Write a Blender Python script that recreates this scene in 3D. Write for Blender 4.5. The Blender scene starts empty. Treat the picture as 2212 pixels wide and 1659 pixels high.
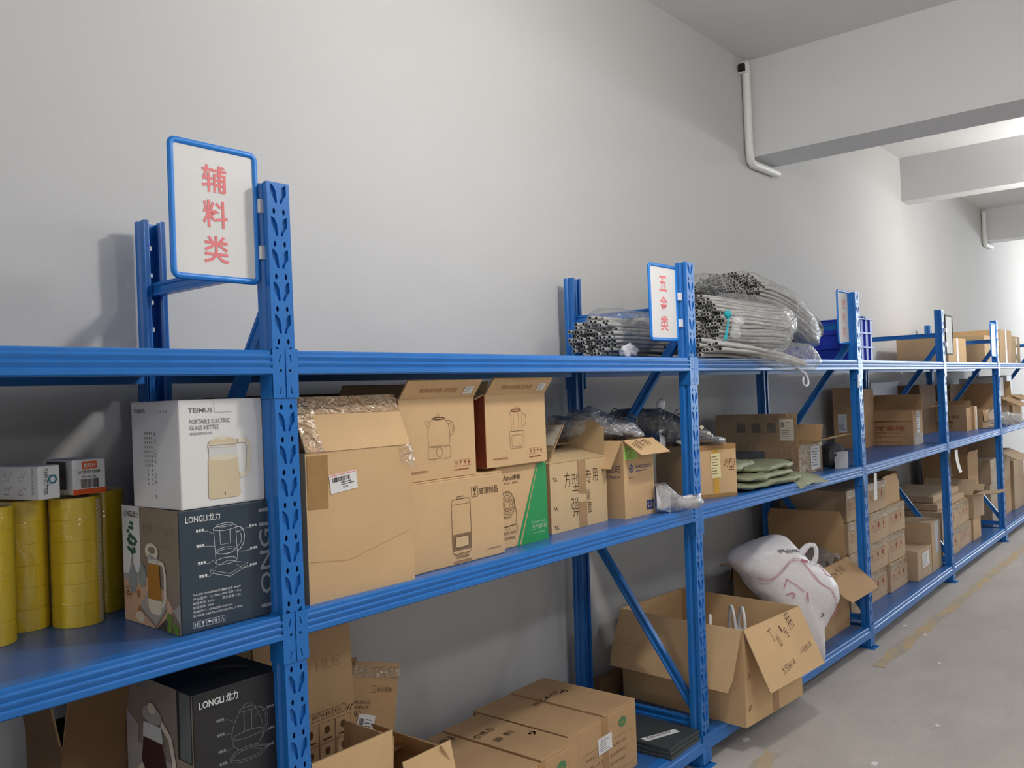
import bpy, bmesh, math, random
from mathutils import Vector, Matrix, geometry
random.seed(7)
SC = bpy.context.scene
COL = SC.collection
PI = math.pi
# ------------------------------------------------------------------ camera
cam_d = bpy.data.cameras.new('camera'); cam = bpy.data.objects.new('camera', cam_d); COL.objects.link(cam)
FW = Vector((0.76925, 0.63884, 0.01179)); RT = Vector((0.63877, -0.76847, -0.03783)); UP = Vector((0.01511, -0.03663, 0.99921))
cam.matrix_world = Matrix(((RT.x, UP.x, -FW.x, -1.1930), (RT.y, UP.y, -FW.y, -1.6535), (RT.z, UP.z, -FW.z, 1.4988), (0, 0, 0, 1)))
cam_d.sensor_fit = 'HORIZONTAL'; cam_d.sensor_width = 36.0; cam_d.lens = 1873.4 / 2212 * 36.0
cam_d.clip_start = 0.05; cam_d.clip_end = 100
SC.camera = cam
# ------------------------------------------------------------------ light and exposure
w = bpy.data.worlds.new('world'); SC.world = w; w.use_nodes = True
w.node_tree.nodes['Background'].inputs[0].default_value = (0.80, 0.88, 1.0, 1); w.node_tree.nodes['Background'].inputs[1].default_value = 0.05
SC.view_settings.view_transform = 'Standard'; SC.view_settings.look = 'None'
SC.view_settings.gamma = 1.0; SC.view_settings.use_curve_mapping = False
SC.view_settings.exposure = 0.0
def lamp(name, loc, watts, radius=0.1, col=(1, 0.97, 0.93)):
    d = bpy.data.lights.new(name, 'POINT'); d.energy = watts; d.shadow_soft_size = radius; d.color = col
    o = bpy.data.objects.new(name, d); o.location = loc; COL.objects.link(o); return o
# bulbs hanging in a row over the aisle; unseen rows behind add fill light
lamp('aisle_bulb', (1.07, -1.02, 2.76), 58, 0.10)
lamp('aisle_bulb', (7.30, -1.02, 2.76), 64, 0.10)
lamp('aisle_bulb', (13.5, -1.02, 2.76), 75, 0.10)
lamp('aisle_bulb', (-5.2, -1.02, 2.76), 62, 0.10)
for _x in (-5.2, 1.07, 7.3, 13.5):
    lamp('hall_bulb', (_x, -3.6, 3.40), 50, 0.15, (0.95, 0.97, 1.0))
    lamp('hall_bulb', (_x - 2, -6.2, 2.76), 28, 0.15, (1.0, 0.97, 0.92))
SC.view_settings.exposure = 0.22
SC.cycles.max_bounces = 8; SC.cycles.diffuse_bounces = 5; SC.cycles.glossy_bounces = 3
SC.cycles.transparent_max_bounces = 12; SC.cycles.sample_clamp_indirect = 4.0
try:
    SC.cycles.use_denoising = True
except Exception:
    pass
# ------------------------------------------------------------------ materials
def L(h):
    """sRGB hex -> linear"""
    h = h.lstrip('#'); c = [int(h[i:i + 2], 16) / 255 for i in (0, 2, 4)]
    return tuple(x / 12.92 if x <= .04045 else ((x + .055) / 1.055) ** 2.4 for x in c)
MATS = {}
def mat(name, col, rough=.6, spec=.5, var=.0, scale=6.0, bump=0.0, bscale=200.0, metal=0.0, stretch=(1, 1, 1), trans=0.0, col2=None, obj=True):
    if name in MATS: return MATS[name]
    m = bpy.data.materials.new(name); m.use_nodes = True; nt = m.node_tree; p = nt.nodes['Principled BSDF']
    p.inputs['Roughness'].default_value = rough; p.inputs['Specular IOR Level'].default_value = spec; p.inputs['Metallic'].default_value = metal
    p.inputs['Base Color'].default_value = (*col, 1)
    if var or bump:
        tc = nt.nodes.new('ShaderNodeTexCoord'); mp = nt.nodes.new('ShaderNodeMapping'); mp.inputs['Scale'].default_value = stretch
        nt.links.new(tc.outputs['Object'], mp.inputs['Vector'])
    if var:
        n = nt.nodes.new('ShaderNodeTexNoise'); n.inputs['Scale'].default_value = scale; n.inputs['Detail'].default_value = 6; n.inputs['Roughness'].default_value = .65
        nt.links.new(mp.outputs[0], n.inputs['Vector'])
        r = nt.nodes.new('ShaderNodeValToRGB'); r.color_ramp.elements[0].position = .28; r.color_ramp.elements[1].position = .72
        a = col2 if col2 else tuple(c * (1 - var) for c in col); b = col if col2 else tuple(min(1, c * (1 + var)) for c in col)
        r.color_ramp.elements[0].color = (*a, 1); r.color_ramp.elements[1].color = (*b, 1)
        nt.links.new(n.outputs['Fac'], r.inputs['Fac']); nt.links.new(r.outputs['Color'], p.inputs['Base Color'])
    if bump:
        n2 = nt.nodes.new('ShaderNodeTexNoise'); n2.inputs['Scale'].default_value = bscale; n2.inputs['Detail'].default_value = 3
        nt.links.new(mp.outputs[0], n2.inputs['Vector'])
        b = nt.nodes.new('ShaderNodeBump'); b.inputs['Strength'].default_value = bump; b.inputs['Distance'].default_value = .01
        nt.links.new(n2.outputs['Fac'], b.inputs['Height']); nt.links.new(b.outputs['Normal'], p.inputs['Normal'])
    MATS[name] = m; return m
def film(name, tint, haze, gloss=.25, hazecol=(.85, .86, .88), rough=.12, bscale=28.0):
    """thin clear plastic: see-through, a little milky, shiny in the wrinkles"""
    m = bpy.data.materials.new(name); m.use_nodes = True; nt = m.node_tree; nt.nodes.clear()
    out = nt.nodes.new('ShaderNodeOutputMaterial'); tr = nt.nodes.new('ShaderNodeBsdfTransparent'); tr.inputs[0].default_value = (*tint, 1)
    df = nt.nodes.new('ShaderNodeBsdfDiffuse'); df.inputs[0].default_value = (*hazecol, 1)
    gl = nt.nodes.new('ShaderNodeBsdfGlossy'); gl.inputs['Roughness'].default_value = rough
    tc = nt.nodes.new('ShaderNodeTexCoord'); n = nt.nodes.new('ShaderNodeTexNoise'); n.inputs['Scale'].default_value = bscale; n.inputs['Detail'].default_value = 4
    n.inputs['Distortion'].default_value = 1.2
    nt.links.new(tc.outputs['Object'], n.inputs['Vector'])
    b = nt.nodes.new('ShaderNodeBump'); b.inputs['Strength'].default_value = .9; b.inputs['Distance'].default_value = .02
    nt.links.new(n.outputs['Fac'], b.inputs['Height']); nt.links.new(b.outputs['Normal'], gl.inputs['Normal'])
    lw = nt.nodes.new('ShaderNodeLayerWeight'); lw.inputs['Blend'].default_value = .35; nt.links.new(b.outputs['Normal'], lw.inputs['Normal'])
    mu = nt.nodes.new('ShaderNodeMath'); mu.operation = 'MULTIPLY_ADD'; mu.inputs[1].default_value = gloss * 1.6; mu.inputs[2].default_value = gloss * .25
    nt.links.new(lw.outputs['Fresnel'], mu.inputs[0])
    m1 = nt.nodes.new('ShaderNodeMixShader'); m1.inputs[0].default_value = haze
    nt.links.new(tr.outputs[0], m1.inputs[1]); nt.links.new(df.outputs[0], m1.inputs[2])
    m2 = nt.nodes.new('ShaderNodeMixShader'); nt.links.new(mu.outputs[0], m2.inputs[0])
    nt.links.new(m1.outputs[0], m2.inputs[1]); nt.links.new(gl.outputs[0], m2.inputs[2]); nt.links.new(m2.outputs[0], out.inputs[0])
    MATS[name] = m; return m
BLUE = mat('blue_rack_paint', (.014, .155, .50), .29, .5, .10, 9, .06, 350)
DECK = mat('blue_deck_paint', (.032, .115, .34), .30, .5, .12, 5, .05, 300)
SIGNB = mat('blue_sign_plastic', (.010, .20, .66), .35, .5)
WALL = mat('white_wall_paint', (.55, .545, .535), .85, .2, .018, 1.2, .10, 420)
CEILM = mat('white_ceiling_paint', (.69, .69, .69), .9, .2, .03, 1.5, .08, 300)
PIPE = mat('white_pipe_plastic', (.82, .81, .78), .45, .4)
TAN = mat('tan_cardboard', (.61, .405, .215), .82, .25, .07, 3.5, .10, 260)
TAN2 = mat('pale_tan_cardboard', (.60, .43, .24), .82, .25, .08, 4, .10, 260)
BRN = mat('brown_cardboard', (.46, .29, .15), .82, .25, .10, 4, .10, 260)
AGED = mat('aged_cardboard', (.46, .335, .215), .82, .25, .12, 5, .10, 260)
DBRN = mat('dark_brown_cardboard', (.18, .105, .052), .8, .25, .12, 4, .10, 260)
EDGE = mat('raw_cardboard_edge', (.36, .24, .13), .9, .1, .25, 90)
INK = mat('brown_ink', (.085, .045, .022), .7, .2)
DINK = mat('black_ink', (.022, .018, .016), .7, .2)
RINK = mat('red_brown_ink', (.28, .045, .025), .7, .2)
BINK = mat('blue_ink', (.03, .05, .17), .7, .2)
WINK = mat('white_ink', (.78, .80, .80), .6, .3)
GINK = mat('grey_ink', (.26, .28, .30), .6, .3)
PAPER = mat('white_paper', (.74, .735, .725), .75, .25, .02, 8)
KBOX = mat('white_coated_card', (.78, .775, .765), .38, .45)
SLATE = mat('slate_blue_card', (.036, .056, .078), .38, .45, .03, 5)
BLACKC = mat('black_coated_card', (.022, .022, .024), .36, .45)
TAUPE = mat('taupe_card', (.27, .215, .17), .4, .4, .03, 5)
PEACH = mat('peach_card', (.62, .40, .27), .4, .4, .05, 7)
GREY1 = mat('warm_grey_card', (.40, .38, .35), .4, .4, .03, 6)
CREAM = mat('cream_ink', (.66, .55, .37), .4, .4)
CREAM2 = mat('pale_cream_ink', (.74, .67, .54), .4, .4)
CLEARG = mat('pale_glass_ink', (.66, .66, .63), .4, .4)
AMBER = mat('amber_ink', (.42, .19, .035), .4, .4)
TEA = mat('dark_tea_ink', (.055, .018, .018), .4, .4)
LEAF = mat('leaf_green_ink', (.035, .12, .075), .5, .3, .3, 60)
GRAPE = mat('grape_green_ink', (.16, .27, .05), .4, .3)
BROWNI = mat('biscuit_ink', (.40, .17, .07), .5, .3)
ORANGE = mat('orange_ink', (.72, .10, .02), .45, .4)
GREEN = mat('green_ink', (.015, .27, .075), .5, .35, .08, 30)
NOTE = mat('lime_paper', (.40, .68, .16), .7, .2)
YELP = mat('cream_paper', (.78, .68, .38), .75, .2, .05, 20)
REDT = mat('faded_red_ink', (.80, .24, .25), .7, .2)
PINKT = mat('pale_red_ink', (.76, .42, .40), .7, .2)
CLIP = mat('white_clip_plastic', (.82, .82, .82), .3, .5)
YELTAPE = mat('yellow_tape_roll', (.86, .63, .03), .25, .6, .10, 5, .04, 60, stretch=(5, 5, .6))
GOLDT = mat('yellow_packing_tape', (.60, .33, .045), .25, .6, .15, 12)
BRTAPE = mat('brown_packing_tape', (.36, .20, .075), .22, .6, .15, 12)
GREYTUBE = mat('grey_foam_tube', (.44, .43, .41), .75, .25, .08, 30)
TUBESHADE = mat('dark_tube_hollow', (.06, .06, .06), .9, .1)  # shade inside the open tube ends, put into the colour
BLACKR = mat('black_rubber', (.025, .026, .030), .45, .5, .3, 40)
CRATE = mat('blue_crate_plastic', (.012, .045, .46), .4, .5)
WBAG = mat('white_woven_plastic', (.76, .735, .76), .42, .45, .05, 9, .35, 24)
RLINE = mat('rose_ink_line', (.55, .22, .27), .5, .3)
SACK = mat('olive_woven_sack', (.26, .28, .17), .55, .35, .18, 14, .5, 40)
CYAN = mat('turquoise_string', (.02, .36, .42), .6, .3)
WHITEP = mat('white_plastic', (.80, .79, .76), .4, .4)
FOLDER = mat('dark_grey_board', (.045, .055, .058), .55, .4, .15, 12)
DEEP = mat('black_bundle_film', (.03, .033, .04), .3, .5, .3, 20, .6, 40)
TAPEF = film('clear_tape_film', (.97, .93, .84), .05, .22, (.9, .85, .75), .10, 40)
BAGF = film('clear_bag_film', (.95, .95, .95), .20, .34)
BAGF2 = film('thin_bag_film', (.97, .97, .97), .05, .24)
def wall_floor_mats():
    m = bpy.data.materials.new('grey_concrete_floor'); m.use_nodes = True; nt = m.node_tree; p = nt.nodes['Principled BSDF']; p.inputs['Roughness'].default_value = .62
    p.inputs['Specular IOR Level'].default_value = .35
    tc = nt.nodes.new('ShaderNodeTexCoord')
    def noise(sc, det, stretch=(1, 1, 1)):
        mp = nt.nodes.new('ShaderNodeMapping'); mp.inputs['Scale'].default_value = stretch; nt.links.new(tc.outputs['Object'], mp.inputs['Vector'])
        n = nt.nodes.new('ShaderNodeTexNoise'); n.inputs['Scale'].default_value = sc; n.inputs['Detail'].default_value = det; n.inputs['Roughness'].default_value = .7
        nt.links.new(mp.outputs[0], n.inputs['Vector']); return n
    def ramp(src, p0, c0, p1, c1):
        r = nt.nodes.new('ShaderNodeValToRGB'); r.color_ramp.elements[0].position = p0; r.color_ramp.elements[1].position = p1
        r.color_ramp.elements[0].color = (*c0, 1); r.color_ramp.elements[1].color = (*c1, 1); nt.links.new(src.outputs['Fac'], r.inputs['Fac']); return r
    base = ramp(noise(1.6, 8, (1, 2, 1)), .3, (.43, .395, .36), .7, (.54, .50, .455))
    scuff = ramp(noise(5, 6, (.6, 4, 1)), .60, (1, 1, 1), .78, (.80, .79, .78))
    fine = ramp(noise(60, 4), .3, (.93, .93, .93), .7, (1.05, 1.05, 1.05))
    def mul(a, b):
        x = nt.nodes.new('ShaderNodeMix'); x.data_type = 'RGBA'; x.blend_type = 'MULTIPLY'; x.inputs['Factor'].default_value = 1
        nt.links.new(a, x.inputs['A']); nt.links.new(b, x.inputs['B']); return x.outputs['Result']
    nt.links.new(mul(mul(base.outputs[0], scuff.outputs[0]), fine.outputs[0]), p.inputs['Base Color'])
    b = nt.nodes.new('ShaderNodeBump'); b.inputs['Strength'].default_value = .12; b.inputs['Distance'].default_value = .01
    nt.links.new(noise(90, 3).outputs['Fac'], b.inputs['Height']); nt.links.new(b.outputs[0], p.inputs['Normal'])
    y = bpy.data.materials.new('worn_yellow_floor_paint'); y.use_nodes = True; nt = y.node_tree; p = nt.nodes['Principled BSDF']; p.inputs['Roughness'].default_value = .6
    tc = nt.nodes.new('ShaderNodeTexCoord')
    r = ramp(noise(4, 8, (1, 3, 1)), .38, (.40, .37, .32), .66, (.62, .42, .17)); nt.links.new(r.outputs[0], p.inputs['Base Color'])
    return m, y
FLOORM, YFLOOR = wall_floor_mats()
# ------------------------------------------------------------------ mesh building
def T(x, y, z): return Matrix.Translation((x, y, z))
def RX(a): return Matrix.Rotation(a, 4, 'X')
def RY(a): return Matrix.Rotation(a, 4, 'Y')
def RZ(a): return Matrix.Rotation(a, 4, 'Z')
def frame(o, x, y):
    x = Vector(x).normalized(); y = Vector(y); y = (y - x * y.dot(x)).normalized(); n = x.cross(y); o = Vector(o)
    return Matrix(((x.x, y.x, n.x, o.x), (x.y, y.y, n.y, o.y), (x.z, y.z, n.z, o.z), (0, 0, 0, 1)))
TEXTS = {}
def text_geo(s, bold=0.0):
    k = (s, bold)
    if k in TEXTS: return TEXTS[k]
    c = bpy.data.curves.new('lettering', 'FONT'); c.body = s; c.size = 1.0; c.resolution_u = 2; c.offset = bold
    o = bpy.data.objects.new('lettering', c); COL.objects.link(o); bpy.context.view_layer.update()
    dg = bpy.context.evaluated_depsgraph_get(); me = o.evaluated_get(dg).to_mesh()
    vs = [tuple(v.co) for v in me.vertices]; fs = [tuple(p.vertices) for p in me.polygons]
    o.evaluated_get(dg).to_mesh_clear(); bpy.data.objects.remove(o); bpy.data.curves.remove(c)
    if not vs: vs = [(0, 0, 0), (.1, 0, 0), (.1, .1, 0)]; fs = [(0, 1, 2)]
    x0 = min(v[0] for v in vs); x1 = max(v[0] for v in vs); y0 = min(v[1] for v in vs); y1 = max(v[1] for v in vs)
    TEXTS[k] = (vs, fs, x0, x1, y0, y1); return TEXTS[k]
class MB:
    def __init__(s): s.v = []; s.f = []; s.mi = []; s.sm = []
    def add(s, vs, fs, mi=0, smooth=False, M=None):
        b = len(s.v)
        s.v += [tuple(M @ Vector(v)) for v in vs] if M is not None else [tuple(v) for v in vs]
        for f in fs: s.f.append(tuple(i + b for i in f)); s.mi.append(mi); s.sm.append(smooth)
        return s
    def box(s, x0, x1, y0, y1, z0, z1, mi=0, M=None):
        vs = [(x, y, z) for z in (z0, z1) for y in (y0, y1) for x in (x0, x1)]
        return s.add(vs, [(0, 2, 3, 1), (4, 5, 7, 6), (0, 1, 5, 4), (2, 6, 7, 3), (0, 4, 6, 2), (1, 3, 7, 5)], mi, False, M)
    def rbox(s, x0, x1, y0, y1, z0, z1, r=.003, mi=0, M=None):
        """box with rounded edges"""
        bm = bmesh.new(); bmesh.ops.create_cube(bm, size=1)
        for v in bm.verts: v.co = Vector(((x0 + x1) / 2 + v.co.x * (x1 - x0), (y0 + y1) / 2 + v.co.y * (y1 - y0), (z0 + z1) / 2 + v.co.z * (z1 - z0)))
        bmesh.ops.bevel(bm, geom=bm.edges[:], offset=r, segments=2, profile=.6, affect='EDGES'); bm.verts.index_update()
        s.add([v.co[:] for v in bm.verts], [[v.index for v in f.verts] for f in bm.faces], mi, False, M); bm.free(); return s
    def prism(s, poly, h0, h1, mi=0, M=None, side=None):
        """2D polygon (x, y) raised from h0 to h1 along z"""
        n = len(poly); vs = [(x, y, h0) for x, y in poly] + [(x, y, h1) for x, y in poly]
        fs = [tuple(range(n - 1, -1, -1)), tuple(range(n, 2 * n))]
        s.add(vs, fs, mi, False, M); s.add(vs, [(i, (i + 1) % n, n + (i + 1) % n, n + i) for i in range(n)], mi if side is None else side, False, M); return s
    def flat(s, poly, mi=0, M=None, z=0.0): return s.add([(x, y, z) for x, y in poly], [tuple(range(len(poly)))], mi, False, M)
    def tube(s, pts, r, n=8, mi=0, M=None, caps=True, rad=None):
        P = [Vector(p) for p in pts]; vs = []; m = len(P); ref = None
        for i, p in enumerate(P):
            d = (P[min(i + 1, m - 1)] - P[max(i - 1, 0)]).normalized()
            if ref is None:
                ref = Vector((0, 0, 1)) if abs(d.z) < .9 else Vector((1, 0, 0))
            a = (ref - d * ref.dot(d)).normalized(); ref = a; b = d.cross(a); rr = rad[i] if rad else r
            for k in range(n):
                t = 2 * PI * k / n; vs.append(tuple(p + (a * math.cos(t) + b * math.sin(t)) * rr))
        fs = [(i * n + k, i * n + (k + 1) % n, (i + 1) * n + (k + 1) % n, (i + 1) * n + k) for i in range(m - 1) for k in range(n)]
        s.add(vs, fs, mi, True, M)
        if caps: s.add([vs[k] for k in range(n)], [tuple(range(n - 1, -1, -1))], mi, False, M); s.add([vs[(m - 1) * n + k] for k in range(n)], [tuple(range(n))], mi, False, M)
        return s
    def lathe(s, prof, n=24, mi=0, M=None, smooth=True):
        vs = [(r * math.cos(2 * PI * k / n), r * math.sin(2 * PI * k / n), z) for r, z in prof for k in range(n)]
        fs = [(i * n + k, i * n + (k + 1) % n, (i + 1) * n + (k + 1) % n, (i + 1) * n + k) for i in range(len(prof) - 1) for k in range(n)]
        return s.add(vs, fs, mi, smooth, M)
    def stroke(s, pts, w, mi=0, M=None, closed=False):
        """flat ribbon of width w along 2D points"""
        P = [Vector((p[0], p[1])) for p in pts]
        if closed: P = P + [P[0]]
        L_, R_ = [], []
        for i, p in enumerate(P):
            a = P[i - 1] if i > 0 else (P[-2] if closed else p); b = P[i + 1] if i < len(P) - 1 else (P[1] if closed else p)
            d = (b - a); d = d.normalized() if d.length > 1e-9 else Vector((1, 0)); nn = Vector((-d.y, d.x)) * w / 2
            L_.append(p + nn); R_.append(p - nn)
        vs = [(q.x, q.y, 0) for q in L_] + [(q.x, q.y, 0) for q in R_]; n = len(P)
        return s.add(vs, [(n + i, n + i + 1, i + 1, i) for i in range(n - 1)], mi, False, M)
    def text(s, t, x, y, h, mi=0, M=None, width=None, bold=0.0, rot=0.0, align='L', slant=0.0):
        """lettering with cap/character height h; (x, y) is the lower left corner of the word"""
        vs, fs, x0, x1, y0, y1 = text_geo(t, bold); k = h / max(1e-6, y1 - y0); kx = k if width is None else width / max(1e-6, x1 - x0)
        W = (x1 - x0) * kx; ox = {'L': 0, 'C': -W / 2, 'R': -W}[align]; c, sn = math.cos(rot), math.sin(rot); out = []
        for v in vs:
            a = (v[0] - x0) * kx + ox; b = (v[1] - y0) * k; a += slant * b
            out.append((x + a * c - b * sn, y + a * sn + b * c, 0))
        return s.add(out, fs, mi, False, M)
    def surf(s, f, nu, nv, mi=0, M=None, cu=False, cv=False):
        vs = [f(i / (nu if cu else nu - 1), j / (nv if cv else nv - 1)) for i in range(nu) for j in range(nv)]
        fs = [(i * nv + j, ((i + 1) % nu) * nv + j, ((i + 1) % nu) * nv + (j + 1) % nv, i * nv + (j + 1) % nv) for i in range(nu if cu else nu - 1) for j in range(nv if cv else nv - 1)]
        return s.add(vs, fs, mi, True, M)
    def build(s, name, mats, parent=None, M=None, label=None, kind=None):
        me = bpy.data.meshes.new(name); vs = s.v if M is None else [tuple(M @ Vector(v)) for v in s.v]
        me.from_pydata(vs, [], s.f)
        for m in (mats if isinstance(mats, (list, tuple)) else [mats]): me.materials.append(m)
        me.polygons.foreach_set('material_index', s.mi); me.polygons.foreach_set('use_smooth', s.sm); me.update()
        o = bpy.data.objects.new(name, me); COL.objects.link(o)
        if parent is not None: o.parent = parent
        if label: o['label'] = label
        if kind: o['kind'] = kind
        return o
def tag(o, label, cat, group=None, kind=None):
    if label: o['label'] = label
    if cat: o['category'] = cat
    if group: o['group'] = group
    if kind: o['kind'] = kind
    return o
def thing(name, label, cat, loc=(0, 0, 0), rz=0.0, group=None, rot=None):
    o = bpy.data.objects.new(name, None); COL.objects.link(o); o.empty_display_size = .05
    o.location = loc; o.rotation_euler = rot if rot else (0, 0, rz); return tag(o, label, cat, group)
def copy_thing(root, loc, rz, label, group=None):
    r = root.copy(); COL.objects.link(r); r.location = loc; r.rotation_euler = (0, 0, rz); tag(r, label, None, group)
    for c in list(root.children):
        d = c.copy(); COL.objects.link(d); d.parent = r
        for g in list(c.children):
            e = g.copy(); COL.objects.link(e); e.parent = d
    return r
def hsh(i, k=0):
    x = math.sin(i * 12.9898 + k * 78.233) * 43758.5453; return x - math.floor(x)
def bez(p0, p1, p2, p3, n=8):
    return [tuple((1 - t) ** 3 * a + 3 * (1 - t) ** 2 * t * b + 3 * (1 - t) * t * t * c + t ** 3 * d for a, b, c, d in zip(p0, p1, p2, p3)) for t in [i / n for i in range(n + 1)]]
def ell(cx, cy, rx, ry, a0=0, a1=2 * PI, n=20):
    return [(cx + rx * math.cos(a0 + (a1 - a0) * i / n), cy + ry * math.sin(a0 + (a1 - a0) * i / n)) for i in range(n + 1)]
def rrect(x0, x1, y0, y1, r, n=4):
    p = []
    for cx, cy, a in ((x1 - r, y1 - r, 0), (x0 + r, y1 - r, PI / 2), (x0 + r, y0 + r, PI), (x1 - r, y0 + r, 1.5 * PI)):
        p += [(cx + r * math.cos(a + PI / 2 * i / n), cy + r * math.sin(a + PI / 2 * i / n)) for i in range(n + 1)]
    return p
# ------------------------------------------------------------------ the room
WY = .66; CZ = 3.56
X0, X1, Y0 = -7.5, 17.0, -8.5
def struct(o): o['kind'] = 'structure'; return o
struct(MB().box(X0, X1, WY, WY + .2, 0, CZ + .1).build('wall_back', WALL))
struct(MB().box(X0 - .2, X0, Y0, WY + .2, 0, CZ + .1).build('wall_left', WALL))
struct(MB().box(X1, X1 + .2, Y0, WY + .2, 0, CZ + .1).build('wall_right', WALL))
struct(MB().box(X0 - .2, X1 + .2, Y0 - .2, Y0, 0, CZ + .1).build('wall_front', WALL))
struct(MB().box(X0 - .2, X1 + .2, Y0 - .2, WY + .2, -.1, 0).build('floor', FLOORM))
struct(MB().box(X0 - .2, X1 + .2, Y0 - .2, WY + .2, CZ, CZ + .1).build('ceiling', CEILM))
for k, (a, b, z) in enumerate(((4.04, 4.40, 2.945), (7.37, 7.60, 3.155), (10.82, 11.1, 3.17), (-2.4, -2.05, 2.945))):
    struct(MB().box(a, b, Y0, WY, z, CZ).build('trim_%d' % (k + 1), CEILM))      # concrete ceiling beams
def ceiling_pipe(x, zb, w, label):
    m = MB(); m.tube([(x - .06, WY - .03, CZ - .035), (x - .035, WY - .03, CZ - .06), (x - .03, WY - .03, zb + .02), (x - .02, WY - .03, zb - .035), (x + .01, WY - .03, zb - .05), (x + w, WY - .03, zb - .045)], .026, 10)
    o = m.build('wall_pipe', PIPE); tag(o, label, 'pipe'); return o
ceiling_pipe(4.01, 2.945, .40, 'white plastic pipe bent under the nearest ceiling beam')
ceiling_pipe(10.79, 3.17, .38, 'small white pipe bent under the farthest ceiling beam')
m = MB(); m.rbox(3.93, 3.985, WY - .05, WY, CZ - .105, CZ - .045, .006); o = m.build('junction_box', PIPE)
tag(o, 'small white cable box on the wall at the ceiling by the nearest beam', 'cable box')
MB().rbox(3.905, 3.93, WY - .048, WY - .010, CZ - .100, CZ - .055, .004).build('cable_entry', DINK, o, label='black cable opening')
# unseen glowing windows added in the far end wall for sheen on the beams
GLOW = bpy.data.materials.new('overcast_window_glow'); GLOW.use_nodes = True
_p = GLOW.node_tree.nodes['Principled BSDF']; _p.inputs['Base Color'].default_value = (.6, .7, .8, 1); _p.inputs['Emission Color'].default_value = (.80, .90, 1.0, 1); _p.inputs['Emission Strength'].default_value = 7.0
for k, y in enumerate((-2.35, -4.75, -7.15)):
    f = MB()
    for a, b, c, d in ((-1.15, 1.15, 0, .06), (-1.15, 1.15, 1.84, 1.9), (-1.15, -1.09, 0, 1.9), (1.09, 1.15, 0, 1.9), (-.03, .03, 0, 1.9)): f.box(X1 - .05, X1, y + a, y + b, .95 + c, .95 + d)
    f = struct(f.build('window_%d' % (k + 1), PIPE)); MB().box(X1 - .02, X1 - .012, y - 1.09, y + 1.09, 1.01, 2.79).build('window_pane', GLOW, f)
# worn yellow line along the aisle
def ragged(x0, x1, y0, y1, n, seed):
    up = []; dn = []
    for i in range(n + 1):
        t = i / n; x = x0 + (x1 - x0) * t
        up.append((x, y1(t) + (hsh(i, seed) - .5) * .03)); dn.append((x, y0(t) + (hsh(i, seed + 1) - .5) * .03))
    return dn + up[::-1]
def ribbon(poly):
    n = len(poly) // 2; dn = poly[:n]; up = poly[n:][::-1]
    return [(x, y, .0015) for x, y in dn] + [(x, y, .0015) for x, y in up], [(i, i + 1, n + i + 1, n + i) for i in range(n - 1)]
m = MB(); m.add(*ribbon(ragged(3.5, 9.6, lambda t: -.20 - .07 * t, lambda t: -.135 - .07 * t, 60, 3)))
m.add(*ribbon(ragged(1.5, 2.18, lambda t: -.20, lambda t: -.135 , 12, 9)))
o = m.build('yellow_floor_line', YFLOOR); tag(o, 'worn yellow painted line along the concrete aisle floor', 'floor line', kind='structure')
fl = [(2.241, -.015, .02), (4.238, -.213, .013), (4.371, -.066, .016), (3.728, -.415, .011), (2.835, -.62, .012), (2.30, -.522, .018)]
FLD = ['under the overhanging open carton', 'beside the yellow line by the third post', 'close to the foot of the third post', 'out on the open aisle', 'in the middle of the near aisle floor', 'at the near end of the aisle floor']
for i, (x, y, r) in enumerate(fl):
    pts = [(x + r * (1 + .5 * hsh(k, i)) * math.cos(k * PI / 5), y + r * .55 * (1 + .5 * hsh(k, i + 9)) * math.sin(k * PI / 5)) for k in range(10)]
    o = MB().prism(pts, .0, .002).build('paper_scrap', PAPER); tag(o, 'white paper scrap ' + FLD[i], 'scrap', 'paper scraps on the floor')
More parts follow.
